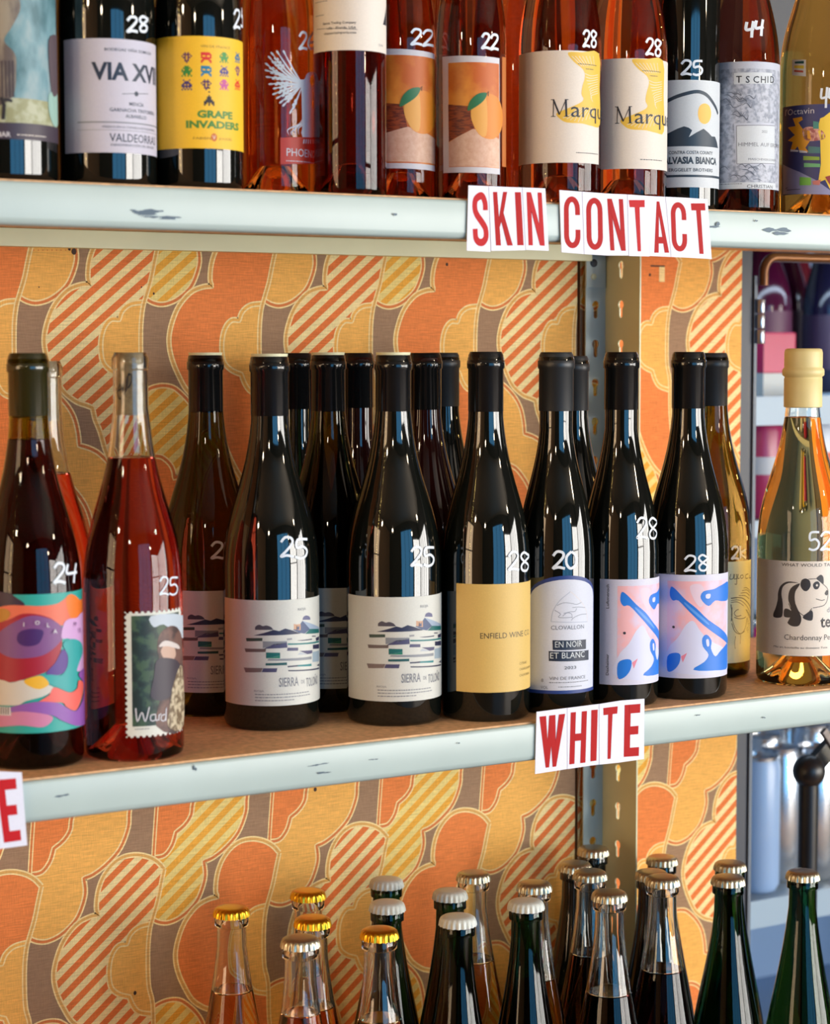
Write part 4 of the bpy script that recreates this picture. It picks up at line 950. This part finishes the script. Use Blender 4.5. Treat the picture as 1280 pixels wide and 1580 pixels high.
bx(b, f, *zv((362, 928))[0], '2023', 2.6, INK_K, 10.5, .0, align='c'); bx(b, f, *zv((350, 1028))[0], 'VIN DE FRANCE', 2.8, INK_G, 33, align='c'); squig(f, b, 847, 906, 1053); squig(f, b, 861, 897, 1060)
f.poly(b.P(zv((580,938),(608,936),(608,1030),(580,1034))), INK_K); bx(b, f, *zv((88, 1112))[0], 'VOL', 2.6, INK_G, 6); bx(b, f, *zv((92, 1048))[0], '8', 3, INK_G)
b.wrap(f, 'label', label='arched white label with blue edge'); b.price('20', 853, 853, 892, 879, w=.0022)
Bottle('black bottle just showing behind the arched label bottle', BG, 882, .150, Z_MID, burgundy(.0350, .294), M_BLACKGLASS, capm=M_FOIL_MT)

PG = 'bottles with the pink and blue brushstroke label'
P_LAV = paper('label_cool_lavender', 208, 206, 224)
def paint_art(b, dx, text):
    """traced on the right hand bottle, dx moves it round the glass"""
    f = Flat(); z = Z(980, 380, .468); S = lambda pts: [(x+dx, y) for x, y in b.P(pts)]
    lx = PB_L+dx; zt, zb2 = PB_T, PB_B
    f.rect(lx-.0185, zb2-.0055, lx+.068, zt+.0055, P_LAV); f.up()
    f.rect(lx, zb2, lx+.062, zt, ink(232, 186, 194)); f.up()
    return f
bL2 = Bottle('black bottle with pink and blue brushstroke label, the right one of the pair', PG, 1060, .047, Z_MID, burgundy(.0355, .2975), M_BLACKGLASS)
bL1 = Bottle('black bottle with pink and blue brushstroke label and vertical side lettering', PG, 957, .047, Z_MID, burgundy(.0328, .2975), M_BLACKGLASS)
PB_L = bL2.px(1029, 960)[0]; PB_T = bL2.px(1060, 897)[1]; PB_B = bL2.px(1060, 1037)[1]
for b, dx, tx in ((bL2, 0, 0), (bL1, bL1.px(952, 960)[0]-PB_L, 1)):
    f = Flat(); z = Z(980, 380, .468); S = lambda *pts: [(x+dx, y) for x, y in bL2.P(z(*pts))]
    lx = PB_L+dx; f.rect(lx-.0155, PB_B-.0055, lx+.068, PB_T+.0055, P_LAV); f.up(); f.rect(lx, PB_B, lx+.062, PB_T, mottle('pink_paint_print', srgb(236, 178, 182), srgb(214, 196, 220), 45)); f.up()
    bl = ink(24, 116, 214); pale = ink(206, 208, 232)
    f.poly(smooth_curve(S((107,1398),(107,1330),(140,1290),(165,1250),(190,1235),(215,1270),(245,1300),(290,1325),(303,1340),(303,1398)), 4, True), pale)
    f.poly(smooth_curve(S((180,1120),(215,1115),(230,1150),(215,1190),(190,1160)), 4, True), ink(222, 196, 210)); f.up()
    f.poly(smooth_curve(S((118,1122),(135,1133),(165,1165),(200,1193),(240,1232),(285,1265),(304,1290),(302,1310),(270,1284),(225,1250),(180,1207),(142,1168),(124,1168),(114,1150)), 3, True), bl)
    f.poly(smooth_curve(S((215,1162),(223,1138),(258,1130),(280,1118),(303,1106),(304,1160),(285,1170),(262,1168),(240,1186)), 3, True), bl)
    f.poly(smooth_curve(S((106,1352),(128,1340),(148,1346),(144,1376),(125,1398),(106,1399)), 3, True), bl)
    f.poly(smooth_curve(S((220,1292),(234,1280),(250,1300),(248,1326),(262,1352),(280,1332),(300,1308),(304,1340),(304,1388),(262,1398),(190,1396),(226,1370),(240,1346),(222,1320)), 3, True), bl)
    f.poly(S((150,1352),(170,1340),(156,1372)), ink(226, 130, 150)); f.up()
    f.poly(smooth_curve(S((232,1298),(240,1296),(242,1316),(235,1318)), 3, True), pale); f.poly(smooth_curve(S((232,1148),(246,1146),(244,1160),(232,1160)), 3, True), pale)
    f.poly(smooth_curve(S((165,1175),(200,1205),(240,1242),(236,1246),(195,1212),(163,1180)), 3, True), ink(90, 150, 226))
    f.ell(*S((126,1255))[0], .0012, .0012, INK_K, 10)
    if tx:
        a = lx-.0070; f.text('Luftmensch', a, bL1.px(942, 939)[1], .0026, INK_K, .0205, .01, rot=PI/2); f.text('Dexheimer', a, bL1.px(942, 1042)[1], .0026, INK_K, .0180, .01, rot=PI/2)
    b.wrap(f, 'label', label='white bordered label with blue brushstrokes on pink')
bL1.price('28', 982, 801, 1016, 832, w=.0020); bL2.price('28', 1056, 858, 1095, 882, w=.0018)

b = Bottle('olive glass bottle with pale hand drawn label behind the brushstroke bottle', MG, 1096, .128, Z_MID, burgundy(.0375, .2965), M_OLIVE, capm=M_FOIL_MT)
f = Flat(); zh = Z(1110, 840, .1519); t = b.px(1140, 866)[1]; bo = b.px(1140, 1022)[1]; f.rect(-.040, bo, b.px(1163, 940)[0], t, paper('label_mint', 222, 230, 200)); f.up(); gk = ink(70, 84, 72)
for pts, w in (([(110,300),(100,350),(135,345),(140,300)],.0007), ([(150,300),(145,350),(170,340),(168,300),(170,400),(150,400)],.0007), ([(185,300),(180,345),(200,340)],.0007), ([(205,320),(215,345),(235,335),(230,310),(208,318)],.0007), ([(285,300),(262,310),(262,345),(285,340)],.0007), ([(300,310),(295,340),(320,335),(318,312)],.0007), ([(240,445),(270,440),(300,470)],.0006), ([(225,470),(270,462),(300,490)],.0006), ([(210,495),(262,490),(298,520)],.0006), ([(190,520),(250,520),(292,550)],.0006), ([(112,548),(200,540),(262,570),(315,660),(325,760)],.0010), ([(112,570),(190,565),(250,600),(300,690),(320,780)],.0006), ([(112,590),(180,585),(240,625)],.0006),
    ([(190,660),(165,670),(145,700),(170,730),(215,720)],.0007), ([(145,740),(190,755),(240,750),(262,735)],.0007), ([(125,640),(118,720),(135,800),(165,870),(205,905),(240,880),(262,820),(275,740)],.0006), ([(120,800),(150,880),(200,910),(250,880)],.0008), ([(160,930),(150,1000),(155,1060)],.0005), ([(210,920),(205,1010)],.0005), ([(290,830),(300,900),(295,960)],.0005), ([(310,980),(318,1030),(305,1030)],.0005), ([(262,660),(300,740),(325,820)],.0008), ([(112,610),(122,700),(116,780)],.0009)):
    f.ribbon(smooth_curve(b.P(zh(*pts)), 4), w, gk)
for k in range(10): a, z = b.px(*zh((275+10*(k % 4), 680+22*k))[0]); f.ribbon([(a+.0012*math.cos(q), z+.0014*math.sin(q)) for q in (0, 1, 2, 3, 4, 5)], .0004, gk)
b.wrap(f, 'label', label='pale hand drawn label of a figure in a hat', step=.003); b.price('2k', 1128, 842, 1152, 861)

b = Bottle('clear golden bottle with cream cap and panda label, rightmost on the middle shelf', MG, 1236, .052, Z_MID, burgundy(.0392, .301, .0162, .0152), None, .239, W_GOLD, 'screw')
f = Flat(); l, bo, r, t = b.label_rect(f, 1163, 863, 1008, .105, P_WARM); f.up(); kk = ink(52, 46, 46)
pz = lambda *p: b.P(zh(*p))
f.poly(smooth_curve(pz((800,392),(720,376),(660,386),(612,430),(592,500),(590,560),(570,640),(545,705),(552,738),(600,745),(636,725),(642,620),(636,560),(628,500),(642,432),(700,392)), 3, True), kk)
f.poly(smooth_curve(pz((812,395),(750,420),(708,470),(696,560),(722,640),(722,720),(700,770),(690,800),(740,832),(808,822),(828,740),(784,650),(762,560),(768,480),(802,425)), 3, True), kk)
f.poly(smooth_curve(pz((662,652),(722,672),(728,735),(670,740),(650,715)), 3, True), kk); f.poly(smooth_curve(pz((935,668),(942,762),(900,773),(850,752),(850,726)), 3, True), kk)
f.poly(smooth_curve(pz((868,346),(910,365),(922,420),(890,470),(850,468),(820,420),(830,365)), 3, True), kk); f.poly(smooth_curve(pz((975,346),(1020,308),(1050,332),(1050,402),(1018,382)), 3, True, cusps=(0,)), kk)
f.poly(smooth_curve(pz((1000,378),(1015,410),(995,452),(960,452),(945,410),(968,380)), 3, True), kk); f.poly(smooth_curve(pz((1085,462),(1100,490),(1085,518),(1062,500)), 3, True), kk)
for pts in ([(900,352),(975,348)], [(1045,400),(1085,440),(1098,480),(1090,560),(1060,615),(1000,635),(945,645)], [(975,552),(1030,568),(1065,560)], [(850,724),(900,690),(935,650)], [(765,600),(800,680),(850,724)], [(700,600),(725,660)]): f.ribbon(smooth_curve(pz(*pts), 4), .0006, kk)
f.up(); f.poly(smooth_curve(pz((985,402),(996,415),(985,428),(974,415)), 3, True), P_WARM)
f.text("WHAT WOULD TANK", b.px(*zh((630, 222))[0])[0], b.px(*zh((700, 222))[0])[1], .0030, kk, .052, .0)
bx(b, f, *zh((1018, 842))[0], 'te', 11, kk, 11, .02); bx(b, f, *zh((1085, 690))[0], 'd', 5, INK_G)
bx(b, f, *zh((655, 965))[0], 'Chardonnay Perle', 5.0, kk, 50, .0); bx(b, f, *zh((550, 1042))[0], 'Mis en bouteille au domaine Tete', 1.8, kk, 50, .0)
b.wrap(f, 'label', label='white label with a walking panda', step=.003); b.price('52', 1247, 822, 1284, 850, w=.0020)

# ---- lowest shelf: crown capped bottles ---------------------------
LG = 'crown capped bottles on the lowest shelf'
CAPS = [  # x, y, height above eye, glass, closure metal, fill fraction, wine, label
 (0.7587,0.184,-0.468,'c',M_GOLD,.62,W_ROSE,'clear bottle of salmon wine with gold crown cap, leftmost in the lowest row'),
 (0.8434,0.2054,-0.47,'c',M_GOLD,.60,W_ROSE,'clear bottle with gold crown cap, rearmost of the three clear ones at left'),
 (0.8003,0.1171,-0.467,'c',M_GOLD,.56,W_ROSE,'clear bottle with gold crown cap, middle of the three clear ones at left'),
 (0.7509,0.0457,-0.459,'c',M_SILVER,.80,W_ROSE,'clear bottle with silver crown cap in front of two gold capped ones'),
 (0.9299,0.2176,-0.474,'g',M_WHITECROWN,0,0,'green bottle with white crown cap, rearmost of three in line with a gold cap'),
 (0.8792,0.1297,-0.468,'g',M_WHITECROWN,0,0,'green bottle with white crown cap directly behind the front gold capped one'),
 (0.8229,0.0461,-0.463,'c',M_GOLD,.58,W_STRAW,'clear bottle with gold crown cap directly before a white capped green one'),
 (0.9532,0.147,-0.472,'g',M_WHITECROWN,0,0,'green bottle with white crown cap behind the frontmost white capped one'),
 (0.8972,0.0458,-0.463,'g',M_WHITECROWN,0,0,'green bottle with white crown cap, frontmost in the middle of the lowest row'),
 (1.0093,0.1964,-0.474,'c',M_SILVER,.46,W_STRAW,'clear tall bottle of pale yellow wine with silver crown cap at the back'),
 (1.0167,0.1091,-0.465,'c',M_SILVER,.40,W_STRAW,'clear bottle with silver crown cap just behind the rightmost white capped green one'),
 (0.9681,0.0507,-0.461,'g',M_WHITECROWN,0,0,'green bottle with white crown cap, rightmost of the white capped ones'),
 (1.1232,0.1967,-0.48,'d',M_SILVER,0,0,'dark bottle with silver crown cap left of the slotted post'),
 (1.089,0.1258,-0.468,'c',M_SILVER,.55,W_BRN,'clear bottle of brown red wine with silver crown cap before the slotted post'),
 (1.1788,0.2443,-0.482,'d',M_SILVER,0,0,'dark bottle with silver crown cap touching the slotted post'),
 (1.0501,0.0439,-0.463,'c',M_SILVER,.34,W_CLARET,'clear bottle of dark wine with silver crown cap in front of the slotted post'),
 (1.165,0.1339,-0.48,'d',M_SILVER,0,0,'dark bottle with silver crown cap right of the slotted post, half hidden'),
 (1.248,0.2248,-0.496,'d',M_SILVER,0,0,'dark bottle with silver crown cap, rearmost right of the slotted post'),
 (1.1205,0.0605,-0.463,'c',M_SILVER,.42,W_CLARET,'clear bottle of dark wine with silver crown cap right of the slotted post'),
 (1.2643,0.1411,-0.486,'g',M_SILVER,0,0,'green bottle with silver crown cap peeping over the one before it'),
 (1.2081,0.0763,-0.478,'g',M_SILVER,0,0,'green bottle with silver crown cap below the wallpaper edge'),
 (1.2788,0.0552,-0.478,'g',M_SILVER,0,0,'green bottle with silver crown cap, rightmost in the lowest row')]
def dist_min(i): return min(math.hypot(CAPS[i][0]-c[0], CAPS[i][1]-c[1]) for j, c in enumerate(CAPS) if j != i)
for i, (x, y, zt, g, cm, fl_, w, lb) in enumerate(CAPS):
    top = ZC+zt-.0035; H = top-Z_LOW; R = min(.0365, dist_min(i)/2-.0004)
    sh = champ(R, H)
    if g == 'c': Bottle(lb, LG, 0, 0, Z_LOW, sh, None, H-.075+(fl_-.5)*.06, w, 'crown', cm, at=(x, y))
    else: Bottle(lb, LG, 0, 0, Z_LOW, sh, M_GREEN if g == 'g' else M_BLACKGLASS, closure='crown', capm=cm, at=(x, y))
# ------------------------------------------------------------ cooler beyond the wallpaper's edge
M_CHAR = mat('charcoal_door_frame', srgb(48, 54, 66), .5); M_BRONZE = mat('bronze_door_rail', srgb(120, 78, 44), .35, .5); M_STEEL = mat('brushed_steel', srgb(190, 194, 200), .3, 1)
M_WIRE = mat('white_wire_shelf', srgb(150, 172, 190), .4)
XD = on_y(1158, 700, .33).x-.0165
t = thing('drinks_cooler', 'glass fronted drinks cooler with charcoal frame beyond the wallpaper edge', 'cooler', (XD, .33, 0))
def L(x): return x-XD
def pl(x, y, Y): p = on_y(x, y, Y); return p
zt = pl(1160, 396, .33).z
put('frame', boxes((1.4065-XD, .0165, 0, .05, .35, 2.25), (.0165, 1.0, .0, .05, 1.50, 2.25), bevel=.002), t, [M_CHAR])
# slim bronze rail bent round the corner
bm = bmesh.new(); rr = .0052; path = []
x0, z0 = .028, zt
for k in range(7): a = PI-PI/2*k/6; path.append((x0+.016+.016*math.cos(a), -.004, z0-.016+.016*math.sin(a)))
path = [(x0, -.004, z0-.03)]+path+[(.9, -.004, z0)]
def tube(path, r, seg=10):
    V, F = [], []
    for i, p in enumerate(path):
        a = Vector(path[max(0, i-1)]); b_ = Vector(path[min(len(path)-1, i+1)]); d = (b_-a).normalized()
        u = d.cross(Vector((0, 1, 0))) if abs(d.y) < .9 else d.cross(Vector((1, 0, 0))); u.normalize(); v = d.cross(u)
        for k in range(seg): an = 2*PI*k/seg; q = Vector(p)+u*(r*math.cos(an))+v*(r*math.sin(an)); V.append(tuple(q))
    n = len(path)
    for i in range(n-1):
        for k in range(seg): k2 = (k+1) % seg; F.append((i*seg+k, i*seg+k2, (i+1)*seg+k2, (i+1)*seg+k))
    F.append(tuple(range(seg))[::-1]); F.append(tuple((n-1)*seg+k for k in range(seg)))
    return autosmooth(mesh_from(V, F, smooth=True), 40)
put('top_rail', tube(path, rr), t, [M_BRONZE])
zh0 = pl(1165, 462, .33).z; zh1 = pl(1165, 532, .33).z
for k in range(3):
    a = zh0+(zh1-zh0)*k/3; c = zh0+(zh1-zh0)*(k+.93)/3
    put('hinge_knuckle', autosmooth(lathe([(0, c), (.0045, c), (.0050, c+.001), (.0050, a-.001), (.0045, a), (0, a)], 16)), t, [M_STEEL]).location = (.024, -.004, 0)
put('side_channel', boxes((.0175, .0215, -.002, .01, .42, zt-.02)), t, [mat('grey_channel', srgb(92, 104, 118), .5)])
put('cabinet', boxes((.0165, 1.0, .75, .77, .35, 1.50), (.98, 1.0, .05, .75, .35, 1.50), (.0165, .98, .05, .75, .35, .37), (1.4065-XD, .0165, .05, .77, .35, 1.50)), t, [mat('cooler_lining', srgb(150, 178, 212), .5)])
S1 = pl(1200, 617, .52).z; S2 = ZC-.665
for zz in (S1, S2): put('wire_shelf', boxes((.02, .975, .20, .74, zz-.022, zz), (.02, .975, .19, .20, zz-.03, zz+.004)), t, [M_WIRE])
l = bpy.data.lights.new('cooler_tube', 'AREA'); l.shape = 'RECTANGLE'; l.size = .7; l.size_y = .05; l.energy = 2.2; l.color = (.62, .80, 1)
o = bpy.data.objects.new('cooler_light', l); COL.objects.link(o); o.location = (XD+.5, .62, 1.49); o['kind'] = 'helper'
# things in it
def bottle_simple(label, px, Y, z, R, H, col, cap, cat='bottle', trans=0):
    sh = burgundy(R, H, R*.4, R*.36); p = on_y(px, 700, Y)
    r = thing('wine_bottle', label, cat, (p.x, Y, z), 'bottles in the cooler')
    m = mat('cooler_glass_%d_%d_%d' % col, srgb(*col), .12)
    pr = sh[0]+[(sh[1], H-.012), (sh[2], H-.011), (sh[2], H-.004), (0, H)]
    put('glass', autosmooth(lathe(pr, 28)), r, [m]); put('label', lathe([(R+.0004, H*.12), (R+.0006, H*.13), (R+.0006, H*.40), (R+.0004, H*.41)], 28), r, [ink(*cap)])
def can(label, px, Y, z, R, H, body, top=M_STEEL, grp='cans in the cooler', band=None):
    p = on_y(px, 900, Y); r = thing('drink_can', label, 'can', (p.x, Y, z), grp)
    put('body', autosmooth(lathe([(0, .003), (R*.72, .003), (R*.76, 0), (R*.80, 0), (R, .010), (R, H-.014), (R*.88, H-.004)], 36), 40), r, [body])
    put('lid', autosmooth(lathe([(R*.88, H-.004), (R*.90, H), (R*.86, H+.0005), (R*.82, H-.004), (0, H-.004)], 36), 40), r, [top])
    if band: put('band', lathe([(R+.0003, H*.45), (R+.0005, H*.46), (R+.0005, H*.62), (R+.0003, H*.63)], 36), r, [band])
for i, (px, Y, R, H, c, lc) in enumerate(((1172, .80, .040, .27, (60, 8, 34), (70, 12, 40)), (1200, .91, .040, .28, (52, 8, 30), (60, 10, 30)), (1225, 1.01, .034, .27, (110, 22, 40), (170, 50, 60)), (1268, .82, .030, .26, (26, 24, 50), (50, 30, 60)))):
    bottle_simple(['dark crimson bottle in the cooler nearest the hinge', 'deep red bottle in the cooler above the golden bottle', 'red bottle in the cooler right of the hinge', 'dark violet bottle at the right edge inside the cooler'][i], px, Y, S1+.055 if 0 else S1+.0005, R, H, c, lc)
p0 = on_y(1186, 550, .62)
t2 = thing('carton', 'bright pink carton on the cooler shelf', 'carton', (p0.x, .62, S1+.0005)); put('box', boxes((-.026, .026, -.02, .02, .030, .080), bevel=.002), t2, [mat('pink_carton', srgb(186, 20, 74), .4)]); put('base_band', boxes((-.026, .026, -.02, .02, 0, .0299)), t2, [ink(190, 188, 180)])
cs = [(1168, .57, (150, 40, 84), (170, 176, 186)), (1182, .65, (60, 66, 50), (230, 230, 236)), (1196, .73, (200, 205, 212), (200, 60, 90)), (1206, .81, (230, 120, 150), (210, 220, 226)), (1250, .62, (196, 206, 220), (220, 100, 60)), (1285, .72, (120, 150, 190), (230, 230, 236))]
sh3 = pl(1180, 790, .6).z-.003
put('wire_shelf', boxes((.02, .975, .20, .74, sh3-.02, sh3)), t, [M_WIRE])
for i, (px, Y, c, bnd) in enumerate(cs):
    can(['pink can on the cooler middle shelf', 'dark olive can beside the pink one in the cooler', 'silver white can at the cooler door edge', 'rose can at the back of the cooler middle shelf', 'pale blue can behind the golden bottle', 'blue can at the far right of the cooler middle shelf'][i], px, Y, sh3+.0005, .030, .118, mat('can_%d' % i, srgb(*c), .3), band=ink(*bnd))
# tall cans low in the cooler
BL = mat('pale_blue_can', srgb(150, 178, 216), .3); SV = mat('silver_can', srgb(205, 212, 220), .22, .8)
zl = S2+.0005
lows = [(1174, .57, .026, .168, BL, 'pale blue tall can at the lower cooler door edge'), (1207, .60, .026, .168, SV, 'silver tall can right of the pale blue one'),
 (1262, .58, .026, .168, SV, 'silver can right of the black lamp arm'), (1180, .68, .026, .168, SV, 'silver can directly behind the pale blue one'), (1214, .74, .026, .168, SV, 'silver can in the third rank behind the tall silver one'),
 (1186, .80, .026, .168, SV, 'silver can in the fourth rank of the lower cooler shelf'), (1255, .70, .026, .168, SV, 'silver can left behind the lamp arm joint'), (1222, .87, .026, .168, SV, 'silver can in the fifth rank of the lower cooler shelf'), (1196, .93, .026, .168, SV, 'silver can rearmost at the left of the lower cooler shelf'), (1258, .82, .026, .168, SV, 'silver can rearmost behind the lamp arm'),
 (1172, .98, .026, .262, mat('magenta_can', srgb(196, 40, 120), .3), 'tall magenta can at the back of the lower cooler shelf'), (1190, 1.035, .026, .262, mat('yellow_can', srgb(226, 200, 40), .3), 'tall yellow can at the back of the lower cooler shelf'), (1246, 1.03, .026, .262, mat('pale_can', srgb(220, 225, 200), .3), 'tall cream can at the back of the lower cooler shelf')]
for px, Y, R, H, m, lb in lows: can(lb, px, Y, zl, R, H, m, grp='tall cans on the lower cooler shelf')
p = on_y(1246, 1300, .306)
t3 = thing('lamp_arm', 'black jointed lamp arm standing before the cooler at lower right', 'lamp', (p.x, .306, 0))
pj = on_y(1246, 1190, .306); z0 = 0; MBK = mat('black_satin_metal', (.01, .01, .012), .35)
put('post', tube([(0, 0, 0), (0, 0, pj.z-z0-.012)], .0105, 16), t3, [MBK]); put('foot', autosmooth(lathe([(0, 0), (.035, 0), (.035, .008), (.012, .012), (0, .012)], 32)), t3, [MBK])
ball = lathe([(0, -.018)]+[(.018*math.cos(a*PI/12), .018*math.sin(a*PI/12)) for a in range(-5, 6)]+[(0, .018)], 24); put('ball_joint', ball, t3, [MBK]).location = (0, 0, pj.z-z0)
arm = put('arm', boxes((0, .12, -.005, .005, -.010, .010), bevel=.001), t3, [MBK]); arm.location = (0, 0, pj.z-z0); arm.rotation_euler.y = -math.radians(38)
arm = put('strut', boxes((-.02, .10, -.003, .003, -.004, .004), bevel=.001), t3, [mat('grey_satin_metal', srgb(96, 90, 90), .35, .6)]); arm.location = (.012, -.022, pj.z-z0+.032); arm.rotation_euler.y = math.radians(52)

# ------------------------------------------------------------ lamps of the shop
M_BULB = mat('warm_bulb', (1, .80, .55), .4, emit=190)
for i, (x, y, z) in enumerate(((2.9, -2.3, 2.25), (1.9, -3.1, 2.0), (-.9, -2.6, 2.2), (-1.6, -1.2, 2.2))):
    t = thing('pendant_lamp', ['pendant lamp nearest the bright side window', 'pendant lamp before the blue front window', 'pendant lamp beside the shop door', 'pendant lamp over the left aisle'][i], 'lamp', (x, y, z), 'pendant lamps behind the camera')
    put('bulb', lathe([(0, -.06)]+[(.06*math.cos(a*PI/12), .06*math.sin(a*PI/12)) for a in range(-5, 6)]+[(0, .06)], 20), t, [M_BULB])
    put('shade', autosmooth(lathe([(.02, .10), (.13, .055), (.132, .05), (.02, .094)], 28, closed=True)), t, [M_DARK])
    put('cord', tube([(0, 0, .09), (0, 0, 2.9-z)], .003, 6), t, [M_DARK])
M_FAIRY = mat('fairy_bulb', (1, .74, .22), .4, emit=220)
def fairy(label, x, y, z0, z1, n):
    t = thing('fairy_light_string', label, 'string lights', (x, y, z0))
    sp = lathe([(0, -.004), (.003, -.0028), (.004, 0), (.003, .0028), (0, .004)], 8); sp.materials.append(M_FAIRY)
    pts = []
    for k in range(n): dx, dy = .022*math.sin(k*2.1), .016*math.cos(k*1.7); pts.append((dx, dy, (z1-z0)*k/(n-1))); o = put('bulb', sp, t); o.location = (dx, dy, (z1-z0)*k/(n-1))
    put('wire', tube(pts, .0009, 5), t, [M_DARK])
fairy('string of warm fairy lights hanging at the right end of the shelves', 1.78, .06, .75, 2.9, 44)
fairy('string of warm fairy lights hanging in the left aisle', -.55, -.35, .9, 2.9, 60)
